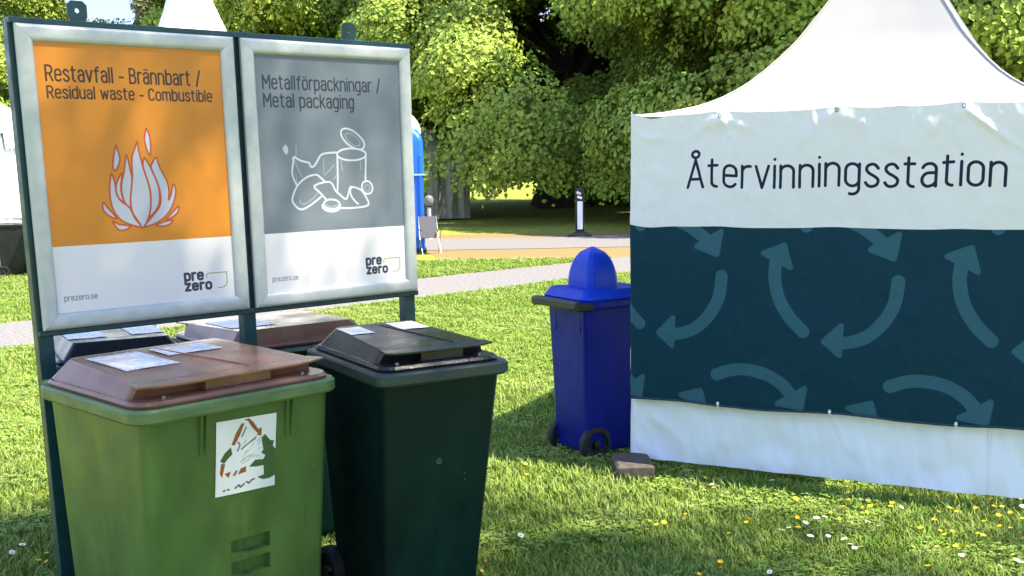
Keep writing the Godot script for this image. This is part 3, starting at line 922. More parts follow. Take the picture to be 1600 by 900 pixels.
func build_tent() -> void:
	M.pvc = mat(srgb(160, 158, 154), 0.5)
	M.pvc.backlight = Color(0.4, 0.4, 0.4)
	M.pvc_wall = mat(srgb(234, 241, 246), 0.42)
	var org := Vector3(0.7, 0, -6.1213)
	var ang := -0.4712
	var L := -0.055
	var R := 2.295
	var o := thing("pagoda_tent", org, ang, "white peaked pagoda tent behind the recycling station banner", "tent")
	var cx := (L + R) / 2
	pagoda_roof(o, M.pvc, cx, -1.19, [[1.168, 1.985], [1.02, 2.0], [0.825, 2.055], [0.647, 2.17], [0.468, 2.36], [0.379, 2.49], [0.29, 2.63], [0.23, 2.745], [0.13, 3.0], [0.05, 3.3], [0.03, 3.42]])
	for c in [[L + 0.06, -0.07], [R - 0.06, -0.07], [L + 0.06, -2.3], [R - 0.06, -2.3]]:
		var b := MB.new()
		b.box(T(c[0], 1.03, c[1]), Vector3(0.05, 1.9, 0.05), 0.005)
		part(b, "leg", M.alu, o)
		var f := MB.new()
		f.box(T(c[0], 0.075, c[1]), Vector3(0.12, 0.008, 0.12), 0.002)
		part(f, "foot_plate", M.steel, o)
	for q in [[0.0, -0.06, 0], [0.0, -2.31, 0], [L + 0.05, 0, 1], [R - 0.05, 0, 1]]:
		var b := MB.new()
		if q[2] == 0: b.box(T(cx, 1.94, q[1]), Vector3(R - L - 0.16, 0.05, 0.03), 0.004)
		else: b.box(T(q[0], 1.94, -1.185), Vector3(0.03, 0.05, 2.2), 0.004)
		part(b, "eave_beam", M.alu, o)
	var nz := FastNoiseLite.new()
	nz.seed = 9
	nz.frequency = 1.0
	var wc := [[0.5, 0.43, 0.62, 0.3, 0.02, 0.012], [1.083, 0.43, 1.16, 0.28, 0.012, 0.016], [1.698, 0.43, 1.66, 0.2, 0.015, 0.008], [0.05, 0.36, 0.3, 0.2, 0.03, 0.014], [0.0, 0.16, 0.14, 0.09, 0.02, 0.012], [0.0, 0.3, 0.1, 0.24, 0.012, 0.012], [1.45, 0.42, 1.5, 0.2, 0.012, 0.008]]
	var wall := func(s: float, h: float) -> Vector3:
		var z := -0.028 + 0.02 * nz.get_noise_2d(s * 2.6, h * 3.0) + 0.011 * nz.get_noise_2d(s * 9.0 + 40, h * 3.0) + 1.5 * crease_at(s, h, wc)
		return Vector3(s, h, z - 0.05 * smoothstep(0.03, -0.05, s - L - 0.02))
	fabric(o, "front_wall", M.pvc_wall, L, 1.85, 0.075, 1.96, 110, 56, wall)
	fabric(o, "front_wall", M.pvc_wall, 1.83, R, 0.075, 1.96, 30, 40, func(s: float, h: float) -> Vector3: return wall.call(s, h) - Vector3(0, 0, 0.007))
	var sm := MB.new()
	sm.tube([Vector3(1.85, 0.08, -0.024), Vector3(1.85, 0.25, -0.022), Vector3(1.851, 0.45, -0.024)], 0.004, 6)
	part(sm, "seam", M.pvc_wall, o)
	# the printed banner hung over the front
	var bn := thing("banner", org, ang, "white and dark teal banner printed with Återvinningsstation and curved arrows", "banner")
	var bm := mat(Color.WHITE, 0.6)
	bm.metallic_specular = 0.3
	bm.albedo_texture = tex(banner_image())
	var surf := func(s: float, h: float) -> Vector3:
		var k := clampf((h - 0.43) / 1.57, 0.0, 1.0)
		var sag := 0.0
		for q in [[-0.055, 0.0], [0.473, 0.0], [1.066, 0.0], [1.653, 0.0], [2.25, 0.0]]: sag = maxf(sag, exp(-pow((s - q[0]) / 0.1, 2.0)))
		var y := h + k * k * (0.012 * sag - 0.014) + 0.018 * k * exp(-pow((s + 0.055) / 0.05, 2.0)) - 0.016 * k * k * exp(-pow((s - 0.1) / 0.07, 2.0)) + (1.0 - k) * 0.006 * sin(s * 7.0)
		var z := 0.03 + 0.012 * nz.get_noise_2d(s * 1.4 + 7, h * 1.1) + 0.008 * nz.get_noise_2d(s * 5.0, h * 2.2 + 20) + 0.003 * nz.get_noise_2d(s * 14.0, h * 9.0) + crease_at(s, h, creases)
		var wrap := smoothstep(L + 0.035, L, s)
		z += wrap * (-0.06 + 0.012 * nz.get_noise_2d(3.0, h * 14.0))
		return Vector3(s + wrap * 0.012, y, z)
	fabric(bn, "cloth", bm, L, R, 0.43, 2.0, 220, 150, surf)
	M.bungee = mat(srgb(228, 228, 222), 0.6)
	for q in [[0.473, 1.968], [1.066, 1.975], [1.653, 1.973]]:
		var b := MB.new()
		var p: Vector3 = surf.call(q[0], q[1] + 0.01) + Vector3(0, 0, 0.004)
		var pts := []
		for i in 13: pts.append(p + Vector3(cos(TAU * i / 12.0), sin(TAU * i / 12.0), 0) * 0.009)
		b.tube(pts, 0.0028, 6)
		part(b, "grommet", M.steel, bn)
	for q in [[0.489, 0.44], [1.083, 0.436], [1.698, 0.437]]:
		var b := MB.new()
		var p: Vector3 = surf.call(q[0], q[1]) + Vector3(0, 0.006, 0.008)
		b.tube([p + Vector3(0, 0.012, 0), p, p + Vector3(0.002, -0.012, -0.004), p + Vector3(0.004, -0.03, -0.03)], [0.006, 0.009, 0.006, 0.003], 8)
		part(b, "bungee_toggle", M.bungee, bn)
	var hem := MB.new()
	var hp := []
	for i in 80:
		var s := lerpf(L + 0.04, R, i / 79.0)
		hp.append(surf.call(s, 0.437) + Vector3(0, 0, 0.002))
	hem.tube(hp, 0.006, 6)
	var hmm := mat(srgb(10, 44, 60), 0.5)
	part(hem, "hem", hmm, bn)
	# timber block under the corner foot
	var bk := MB.new()
	M.timber = worn(srgb(98, 90, 80), 0.85, 51, 0.35, 3.0, 0.6)
	var c := at(985, 725, 0.09)
	bk.box(Transform3D(Basis(Vector3.UP, 0.02), Vector3(0.672, 0.04, -6.02)), Vector3(0.21, 0.12, 0.3), 0.012)
	var bo := part(bk, "timber_block", M.timber)
	tag(bo, "weathered grey block under the tent corner", "block")

# ---------- things in the background ----------
func build_background() -> void:
	# white marquee far left
	var c := at_depth(312, 260, 21.5)
	c.y = 0
	M.marquee = mat(srgb(236, 238, 238), 0.5)
	M.marquee.backlight = Color(0.3, 0.3, 0.3)
	marquee(c, 0.42, 2.4, "tall white peaked marquee rising behind the orange poster")
	c = at_depth(-62, 260, 20.5)
	c.y = 0
	marquee(c, 0.1, 1.15, "low white marquee wall with scalloped edge behind the black bins")
	build_small_things()
func marquee(c: Vector3, turn: float, hw: float, label: String) -> void:
	var o := thing("marquee", c, turn, label, "tent")
	var k0 := hw / 2.55
	pagoda_roof(o, M.marquee, 0, 0, [[hw + 0.05, 2.42], [2.1 * k0, 2.55], [1.5 * k0, 2.95], [1.0 * k0, 3.5], [0.66 * k0, 4.1], [0.46 * k0, 4.6], [0.28 * k0, 5.1], [0.1 * k0, 5.6], [0.04, 5.9]] if hw > 2.0 else [[hw + 0.05, 2.42], [hw * 0.9, 2.6], [hw * 0.72, 2.85], [hw * 0.4, 3.1], [0.05, 3.2]])
	for k in 4:
		var w := Node3D.new()
		w.name = "side"
		o.add_child(w, true)
		w.rotation.y = k * PI / 2
		var val := MB.new()
		for i in 10:
			var x0 := -hw + i * hw / 5.0
			var x1 := x0 + hw / 5.0
			for j in 6:
				var a := lerpf(x0, x1, j / 6.0)
				var b := lerpf(x0, x1, (j + 1) / 6.0)
				var ya := 2.2 - 0.06 * sin(PI * j / 6.0)
				var yb := 2.2 - 0.06 * sin(PI * (j + 1) / 6.0)
				val.quad(Vector3(a, 2.43, hw + 0.04), Vector3(b, 2.43, hw + 0.04), Vector3(b, yb, hw + 0.05), Vector3(a, ya, hw + 0.05))
		part(val, "valance", M.marquee, w, 60.0, false)
		fabric(w, "wall", M.marquee, -hw, hw, 0.02, 2.4, 40, 4, func(s: float, h: float) -> Vector3: return Vector3(s, h, hw + 0.02 * sin(s * 17.0) * (2.5 - h) * 0.4))
func build_small_things() -> void:
	# blue cabin with pale dome
	var c := at(620, 396)
	M.cabin = mat(srgb(20, 98, 214), 0.45)
	M.dome = mat(srgb(226, 236, 190), 0.5)
	M.dome.backlight = Color(0.5, 0.5, 0.45)
	var o := thing("portable_toilet", c + Vector3(0, 0, -0.5), 0.1, "bright blue portable toilet cabin with pale domed roof", "toilet")
	var b := MB.new()
	b.box(T(0, 1.07, 0), Vector3(1.06, 2.0, 1.06), 0.03)
	part(b, "cabin", M.cabin, o)
	b = MB.new()
	b.box(T(0, 0.035, 0), Vector3(1.12, 0.07, 1.12), 0.01)
	part(b, "base", M.black_plastic, o)
	b = MB.new()
	b.loft([MB.ring(MB.rr(1.1, 1.1, 0.08, 4), 1.55), MB.ring(MB.rr(1.1, 1.1, 0.08, 4), 2.2), MB.ring(MB.rr(1.02, 1.02, 0.12, 4), 2.36), MB.ring(MB.rr(0.9, 0.9, 0.2, 4), 2.46)])
	part(b, "upper_band", M.cabin, o)
	b = MB.new()
	var rings := []
	for k in 7:
		var t := k / 6.0
		rings.append(MB.ring(MB.rr(1.06 * sqrt(1.002 - t * t), 1.0 * sqrt(1.002 - t * t), 0.44 * sqrt(1.002 - t * t), 5), 2.38 + 0.5 * t))
	b.loft(rings)
	part(b, "dome", M.dome, o, 60.0)
	b = MB.new()
	b.box(T(0, 1.0, 0.535), Vector3(0.7, 1.8, 0.03), 0.008)
	var dr := part(b, "door", M.cabin, o)
	b = MB.new()
	b.box(T(0.28, 1.0, 0.56), Vector3(0.04, 0.12, 0.03), 0.006)
	part(b, "handle", M.black_plastic, dr)
	for x in [-0.48, 0.48]:
		b = MB.new()
		b.box(T(x, 1.0, 0.54), Vector3(0.06, 1.9, 0.05), 0.01)
		part(b, "corner_post", M.cabin, o)
	b = MB.new()
	b.box(T(0, 1.56, 0.0), Vector3(1.14, 0.03, 1.14), 0.006)
	part(b, "trim_band", mat(srgb(150, 190, 240), 0.5), o)
	# grey fabric shelter under the tree
	c = at(700, 342)
	M.tarp = worn(srgb(160, 162, 146), 0.55, 61, 0.25, 0.6)
	o = thing("shelter", c + Vector3(-1.35, 0, -0.4), 0.28, "grey fabric sided shelter with vertical folds beside the big tree", "tent")
	for k in 4:
		var w := Node3D.new()
		w.name = "side"
		o.add_child(w, true)
		w.rotation.y = k * PI / 2
		fabric(w, "wall", M.tarp, -1.7, 1.7, 0.05, 2.25, 80, 5, func(s: float, h: float) -> Vector3: return Vector3(s, h, 1.7 + 0.05 * sin(s * 13.0 + 0.6 * sin(s * 5.0)) + 0.02 * sin(s * 31.0)))
	b = MB.new()
	b.loft([MB.ring(MB.rr(3.5, 3.5, 0.2, 4), 2.2), MB.ring(MB.rr(3.52, 3.52, 0.2, 4), 2.3), MB.ring(MB.rr(3.3, 3.3, 0.2, 4), 2.42), MB.ring(MB.rr(2.4, 2.4, 0.2, 4), 2.55)])
	part(b, "roof", M.tarp, o, 40.0)
	b = MB.new()
	b.box(T(0.55, 2.7, 0.4), Vector3(0.7, 0.36, 0.5), 0.05)
	part(b, "roof_box", M.tarp, o)
	# folding chair
	M.chair = mat(srgb(84, 82, 90), 0.8)
	c = at(674, 397)
	o = thing("folding_chair", c, 0.25, "grey folding camping chair beside the blue cabin", "chair")
	o.scale = Vector3.ONE * 0.78
	b = MB.new()
	b.box(Transform3D(Basis(Vector3.RIGHT, -0.28), Vector3(-0.02, 0.68, -0.24)), Vector3(0.42, 0.55, 0.015), 0.004)
	part(b, "backrest", M.chair, o)
	b = MB.new()
	b.box(Transform3D(Basis(Vector3.RIGHT, -0.08), Vector3(-0.02, 0.42, 0.0)), Vector3(0.42, 0.015, 0.42), 0.004)
	part(b, "seat", M.chair, o)
	for s in [-1.0, 1.0]:
		b = MB.new()
		b.tube([Vector3(s * 0.24 - 0.02, 0.0, 0.24), Vector3(s * 0.24 - 0.02, 0.44, -0.16), Vector3(s * 0.23 - 0.02, 0.95, -0.32)], 0.011, 6)
		part(b, "leg", M.steel, o)
		b = MB.new()
		b.tube([Vector3(s * 0.25 - 0.02, 0.0, -0.26), Vector3(s * 0.25 - 0.02, 0.6, 0.2)], 0.011, 6)
		part(b, "leg", M.steel, o)
		b = MB.new()
		b.box(T(s * 0.26 - 0.02, 0.62, 0.0), Vector3(0.05, 0.022, 0.42), 0.008)
		part(b, "armrest", M.black_plastic, o)
	# low path lamp behind the chair
	c = at(672, 374)
	o = thing("path_lamp", c, 0.0, "short grey path lamp with a round pale head behind the chair", "lamp")
	b = MB.new()
	b.lathe(T(0, 0, 0), [[0.0, 0.0], [0.07, 0.0], [0.06, 0.03], [0.045, 0.05], [0.045, 0.8], [0.0, 0.8]], 12)
	part(b, "pole", M.alu, o)
	b = MB.new()
	b.lathe(T(0, 0.8, 0), [[0.0, 0.0], [0.06, 0.0], [0.1, 0.04], [0.12, 0.12], [0.1, 0.2], [0.05, 0.24], [0.0, 0.25]], 14)
	part(b, "head", mat(srgb(112, 114, 110), 0.4), o)
	b = MB.new()
	b.lathe(T(0, 0.76, 0), [[0.0, 0.0], [0.062, 0.0], [0.062, 0.05], [0.0, 0.05]], 12)
	part(b, "collar", M.black_plastic, o)
	# black and white marker post on a rubber foot
	c = at(906, 370)
	o = thing("marker_post", c, 0.0, "black marker post with white front panel on a rubber foot", "bollard")
	b = MB.new()
	b.loft([MB.ring(MB.rr(0.6, 0.3, 0.12, 5), 0.0), MB.ring(MB.rr(0.58, 0.28, 0.12, 5), 0.05), MB.ring(MB.rr(0.4, 0.22, 0.1, 5), 0.09), MB.ring(MB.rr(0.28, 0.14, 0.06, 5), 0.12)])
	part(b, "foot", M.rubber, o)
	b = MB.new()
	b.box(T(0, 0.58, 0), Vector3(0.21, 0.9, 0.06), 0.02)
	part(b, "post", M.black_plastic, o)
	b = MB.new()
	b.box(T(0.005, 0.51, 0.034), Vector3(0.125, 0.66, 0.012), 0.003)
	part(b, "white_panel", mat(srgb(236, 236, 236), 0.5), o)
	b = MB.new()
	b.box(Transform3D(Basis(Vector3.BACK, -0.35), Vector3(0.0, 0.93, 0.036)), Vector3(0.12, 0.055, 0.012), 0.003)
	part(b, "white_stripe", mat(srgb(236, 236, 236), 0.5), o)
	b = MB.new()
	b.box(Transform3D(Basis(Vector3.BACK, -0.35), Vector3(-0.02, 1.03, 0.034)), Vector3(0.11, 0.06, 0.012), 0.003)
	part(b, "white_stripe", mat(srgb(210, 200, 190), 0.5), o)
	b = MB.new()
	b.lathe(Transform3D(Basis(Vector3.RIGHT, PI / 2), Vector3(0.0, 1.04, -0.03)), [[0.0, 0.0], [0.11, 0.0], [0.12, 0.02], [0.11, 0.045], [0.0, 0.045]], 16)
	part(b, "head", M.black_plastic, o)

# ---------- plants ----------
func leaf_mesh(rng: RandomNumberGenerator, count: int, rad: Vector3, size: float) -> ArrayMesh:
	var v := PackedVector3Array()
	var nn := PackedVector3Array()
	for i in count:
		var p := Vector3(rng.randfn(0, 0.5), rng.randfn(0, 0.5), rng.randfn(0, 0.5)).limit_length(1.15) * rad
		p.y -= (p.x * p.x + p.z * p.z) * 0.3 / maxf(rad.x, 0.01)
		var out := Vector3(p.x, 0.0, p.z) / rad.x
		var n := (out * 0.35 + Vector3.UP + Vector3(rng.randfn(), rng.randfn() * 0.5, rng.randfn()) * 0.38).normalized()
		var t := n.cross(Vector3(rng.randfn(), rng.randfn(), rng.randfn())).normalized()
		var s := n.cross(t)
		var l := size * rng.randf_range(0.7, 1.2)
		var a := p - t * l * 0.5
		var b := p + s * l * 0.4 + n * l * 0.08 - t * l * 0.05
		var c := p + t * l * 0.55 - n * l * 0.1
		var d := p - s * l * 0.4 + n * l * 0.08 - t * l * 0.05
		for q in [[a, b, c], [a, c, d]]:
			var fnn: Vector3 = (q[2] - q[0]).cross(q[1] - q[0]).normalized()
			for k in 3:
				v.append(q[k]); nn.append(fnn)
	var arr := []
	arr.resize(Mesh.ARRAY_MAX)
	arr[Mesh.ARRAY_VERTEX] = v
	arr[Mesh.ARRAY_NORMAL] = nn
	var m := ArrayMesh.new()
	m.add_surface_from_arrays(Mesh.PRIMITIVE_TRIANGLES, arr)
	return m
func scatter(mesh: Mesh, xf: Array, cols: Array, called: String, m: Material, parent: Node) -> MultiMeshInstance3D:
	var mm := MultiMesh.new()
	mm.transform_format = MultiMesh.TRANSFORM_3D
	mm.use_colors = true
	mm.mesh = mesh
	mm.instance_count = xf.size()
	for i in xf.size():
		mm.set_instance_transform(i, xf[i])
		mm.set_instance_color(i, cols[i])
	var o := MultiMeshInstance3D.new()
	o.multimesh = mm
	o.material_override = m
	o.name = numbered(called) if parent == self else called
	parent.add_child(o, true)
	return o
var leaf_mat: StandardMaterial3D
var spray: ArrayMesh
var spray_far: ArrayMesh
func tree(called: String, label: String, base: Vector3, cc: Vector3, rad: Vector3, boughs: int, per: int, tone: Color, sd: int, bough_r := 1.3, mesh: ArrayMesh = null, group := "", trunk_r := 0.45, low := 0.9) -> Node3D:
	var rng := RandomNumberGenerator.new()
	rng.seed = sd
	var o := thing(called, base, 0.0, label, "tree", group)
	var centre := cc - base
	var tips := []
	var xf := []
	var cols := []
	for i in boughs:
		var dir := Vector3(rng.randfn(), rng.randfn(), rng.randfn()).normalized()
		if dir.y < -0.42: dir.y = -dir.y
		var q := centre + dir * rad * (rng.randf_range(0.84, 1.14) if i % 5 < 3 else rng.randf_range(0.4, 0.68))
		if q.y < low: q.y = rng.randf_range(low, low + 1.2)
		if low > 2.0 and q.x - centre.x < -0.3 * rad.x and q.y < low + 2.5: q.y -= rng.randf_range(0.5, 1.6)
		if called == "broadleaf_tree" and base.x > 0.0 and base.x < 3.0 and absf(q.x + base.x + 3.7) < 2.6 and q.y < 4.6: q.y = rng.randf_range(4.4, 5.6)
		if i % 6 == 0: tips.append(q)
		var br := bough_r * rng.randf_range(0.65, 1.35)
		var out := Vector3(dir.x, 0, dir.z).normalized()
		var shade := rng.randf_range(0.82, 1.15)
		for k in per:
			# shoots clothe the upper and outer face of each bough like a shaggy dome
			var u := Vector3(rng.randfn(), absf(rng.randfn()) * 0.9 - 0.25, rng.randfn()).normalized()
			u = (u + out * 0.35).normalized()
			var p := q + u * Vector3(br, br * 0.48, br) * rng.randf_range(0.75, 1.08)
			p.y -= 0.36 * Vector2(u.x, u.z).length_squared() * br
			var nrm := (Vector3(u.x, maxf(u.y, 0.0) * 0.9 + 0.3, u.z) + out * 0.55 + Vector3(rng.randfn(), rng.randfn(), rng.randfn()) * 0.16).normalized()
			var bs := Basis(Quaternion(Vector3.UP, nrm)) * Basis(Vector3.UP, rng.randf() * TAU)
			xf.append(Transform3D(bs.scaled(Vector3.ONE * rng.randf_range(0.75, 1.25)), p))
			var j := shade * rng.randf_range(0.85, 1.15)
			cols.append(Color(tone.r * j * rng.randf_range(0.9, 1.12), tone.g * j, tone.b * j * rng.randf_range(0.8, 1.2)))
	scatter(mesh if mesh else spray, xf, cols, "crown", leaf_mat, o).set_meta("kind", "stuff")
	var b := MB.new()
	var top := centre + Vector3(0, rad.y * 0.4, 0)
	var n := 7
	var pts := []
	var rr := []
	for i in n:
		var t := i / float(n - 1)
		pts.append(Vector3.ZERO.lerp(top, t) + Vector3(sin(t * 5.0 + sd), 0, cos(t * 4.0 + sd)) * 0.12 * t * (1 - t) * 4.0)
		rr.append(trunk_r * (1.35 if i == 0 else 1.0) * (1.0 - 0.85 * t))
	b.tube(pts, rr, 10)
	for q in tips:
		var t := clampf(q.y / maxf(top.y, 0.1) * 0.55, 0.18, 0.85)
		var s := Vector3.ZERO.lerp(top, t)
		var mid: Vector3 = s.lerp(q, 0.5) + Vector3(0, 0.08 * s.distance_to(q), 0)
		var r0 := trunk_r * 0.42 * (1.0 - 0.6 * t)
		b.tube([s, mid, q], [r0, r0 * 0.6, r0 * 0.2], 6)
	part(b, "trunk", M.bark, o)
	return o
func build_trees() -> void:
	leaf_mat = mat(Color.WHITE, 0.55)
	leaf_mat.metallic_specular = 0.3
	leaf_mat.vertex_color_use_as_albedo = true
	leaf_mat.backlight = Color(0.2, 0.24, 0.06)
	M.bark = worn(srgb(72, 62, 50), 0.9, 71, 0.4, 0.7, 0.8)
	var rng := RandomNumberGenerator.new()
	rng.seed = 77
	spray = leaf_mesh(rng, 100, Vector3(0.6, 0.17, 0.6), 0.14)
	spray_far = leaf_mesh(rng, 40, Vector3(1.0, 0.6, 1.0), 0.42)
	var g := Color(0.25, 0.34, 0.05)
	tree("broadleaf_tree", "huge leafy green tree with low hanging boughs beyond the path", Vector3(1.6, 0, -44), Vector3(3.2, 5.2, -43), Vector3(11.5, 10.5, 9.8), 290, 42, g, 101, 1.9, null, "", 0.6, 1.7)
	tree("broadleaf_tree", "leafy green tree directly behind the top of the grey poster", Vector3(-9.5, 0, -47), Vector3(-9.5, 6.0, -47), Vector3(6.6, 9.5, 6), 130, 34, g * 0.95, 102, 1.6, null, "", 0.4)
	tree("broadleaf_tree", "leafy tree rising behind the outer corner of the orange poster", Vector3(-24.4, 0, -48), Vector3(-24.2, 8.2, -48), Vector3(4.8, 4.6, 5), 90, 26, g * 0.92, 103, 1.2, null, "", 0.4)
	tree("broadleaf_tree", "deep green tree rising beside the peak of the pagoda tent", Vector3(21, 0, -46), Vector3(20.5, 6.0, -46), Vector3(8, 10, 7), 150, 34, g * 0.9, 104, 1.3, null, "", 0.5)
	tree("birch_tree", "thin pale drooping tree between marquee peak and orange poster tree", Vector3(-19.1, 0, -62), Vector3(-19.1, 8.5, -62), Vector3(0.5, 3.4, 0.5), 16, 8, Color(0.16, 0.18, 0.07), 105, 0.55, null, "", 0.2)
	var far := [[-46, -88, 8.0], [4, -120, 9.0], [17, -112, 8.0], [30, -104, 9.0], [44, -92, 9.5], [-8, -116, 8.5], [11, -128, 8.5], [-2, -130, 8.5], [23, -124, 8.0], [58, -90, 9]]
	for i in far.size():
		var f: Array = far[i]
		tree("park_tree", "distant park tree closing the lawn behind the big tree", Vector3(f[0], 0, f[1]), Vector3(f[0], 4.5, f[1]), Vector3(f[2], 9.0, f[2] * 0.8), 130, 10, g * (0.85 + 0.08 * (i % 3)), 200 + i, 2.2, spray_far, "distant park trees", 0.4)
	# the tree beside the photographer that dapples the bins and the near lawn
	var spray_fine := leaf_mesh(rng, 70, Vector3(0.5, 0.26, 0.5), 0.1)
	tree("shade_tree", "loose leafy tree standing beside the photographer, shading the bins", Vector3(10.5, 0, 3.5), Vector3(8.4, 14.0, -0.2), Vector3(4.8, 1.7, 2.0), 48, 8, g, 301, 1.0, spray_fine, "", 0.3)
	tree("broadleaf_tree", "leafy bright green tree standing just behind the pagoda tent", Vector3(11.5, 0, -31), Vector3(10.8, 5.6, -30.5), Vector3(7.0, 6.6, 5.4), 120, 38, g * 0.95, 106, 1.7, null, "", 0.4, 3.4)
	# low dark shrubs beyond the marker post
	var sp := leaf_mesh(rng, 40, Vector3(0.45, 0.4, 0.45), 0.16)
	for i in 5:
		var p := at(884 + i * 24, 322 - (i % 2) * 2)
		var o := thing("shrub", p, 0.0, "low leafy shrub beyond the marker post", "shrub", "low shrubs under the big tree")
		var xf := []
		var cols := []
		for k in 26:
			var u := Vector3(rng.randfn() * 0.5, rng.randf(), rng.randfn() * 0.4)
			xf.append(Transform3D(Basis(Vector3.UP, rng.randf() * TAU), u * Vector3(0.9, 0.8, 0.9) + Vector3(0, 0.15, 0)))
			cols.append(Color(0.22, 0.29, 0.045) * rng.randf_range(0.85, 1.15))
		scatter(sp, xf, cols, "foliage", leaf_mat, o).set_meta("kind", "stuff")
		var st := MB.new()
		st.tube([Vector3.ZERO, Vector3(0.05, 0.4, 0), Vector3(0.0, 0.8, 0.05)], [0.03, 0.02, 0.008], 6)
		part(st, "stem", M.bark, o)
func blade_tuft(rng: RandomNumberGenerator, blades: int, spread: float, hgt: float, wd: float) -> ArrayMesh:
	var v := PackedVector3Array()
	var nn := PackedVector3Array()
	for i in blades:
		var a := rng.randf() * TAU
		var p := Vector3(cos(a), 0, sin(a)) * spread * sqrt(rng.randf())
		var la := rng.randf() * TAU
		var lean := Vector3(cos(la), 0, sin(la)) * hgt * rng.randf_range(0.15, 0.95)
		var hh := hgt * rng.randf_range(0.5, 1.15)
		var side := Vector3(cos(la + 1.57 + rng.randfn() * 0.5), 0, sin(la + 1.57)).normalized() * wd * rng.randf_range(0.7, 1.3)
		var m1 := p + lean * 0.35 + Vector3(0, hh * 0.6, 0)
		var tip := p + lean + Vector3(0, hh * rng.randf_range(0.75, 1.0), 0)
		for q in [[p - side, p + side, m1 + side * 0.8], [p - side, m1 + side * 0.8, m1 - side * 0.8], [m1 - side * 0.8, m1 + side * 0.8, tip]]:
			var n: Vector3 = (q[2] - q[0]).cross(q[1] - q[0]).normalized()
			var up := n.y >= 0.0
			for k in 3:
				v.append(q[k] if up else q[2 - k]); nn.append(n if up else -n)
	var arr := []
	arr.resize(Mesh.ARRAY_MAX)
	arr[Mesh.ARRAY_VERTEX] = v
	arr[Mesh.ARRAY_NORMAL] = nn
	var m := ArrayMesh.new()
	m.add_surface_from_arrays(Mesh.PRIMITIVE_TRIANGLES, arr)
	return m
func clover_tuft(rng: RandomNumberGenerator) -> ArrayMesh:
	var v := PackedVector3Array()
	var nn := PackedVector3Array()
	for i in 5:
		var a := rng.randf() * TAU
		var c := Vector3(cos(a), 0, sin(a)) * 0.06 * sqrt(rng.randf()) + Vector3(0, rng.randf_range(0.022, 0.05), 0)
		var tilt := Basis(Vector3(rng.randfn(), 0, rng.randfn()).normalized(), rng.randf_range(0.0, 0.6))
		for k in 3:
			var b := TAU * k / 3.0 + a
			var t := tilt * Vector3(cos(b), 0.15, sin(b))
			var s := tilt * Vector3(-sin(b), 0, cos(b))
			var l := rng.randf_range(0.011, 0.016)
			for q in [[c, c + t * l * 0.75 + s * l * 0.55, c + t * l * 1.1], [c, c + t * l * 1.1, c + t * l * 0.75 - s * l * 0.55]]:
				var n: Vector3 = (q[2] - q[0]).cross(q[1] - q[0]).normalized()
				var up := n.y >= 0.0
				for m in 3:
					v.append(q[m] if up else q[2 - m]); nn.append(n if up else -n)
	for i in 5:
		var a := rng.randf() * TAU
		var p := Vector3(cos(a), 0, sin(a)) * 0.06 * rng.randf()
		var tip := p + Vector3(cos(a * 3.0), 0, sin(a * 3.0)) * 0.03 + Vector3(0, rng.randf_range(0.04, 0.06), 0)
		var side := Vector3(-sin(a * 3.0), 0, cos(a * 3.0)) * 0.003
		var q := [p - side, p + side, tip]
		var n: Vector3 = (q[2] - q[0]).cross(q[1] - q[0]).normalized()
		var up := n.y >= 0.0
		for m in 3:
			v.append(q[m] if up else q[2 - m]); nn.append(n if up else -n)
	var arr := []
	arr.resize(Mesh.ARRAY_MAX)
	arr[Mesh.ARRAY_VERTEX] = v
	arr[Mesh.ARRAY_NORMAL] = nn
	var m := ArrayMesh.new()
	m.add_surface_from_arrays(Mesh.PRIMITIVE_TRIANGLES, arr)
	return m
func seg_path(p: Vector2) -> float:
	# signed clearance from the slanting tarmac path (positive: on the grass, near or far side)
	var a := Vector2(-5.6, -11.95)
	var b := Vector2(2.03, -19.1)
	var dir := (b - a).normalized()
	return absf((p - a).cross(dir)) - 0.98
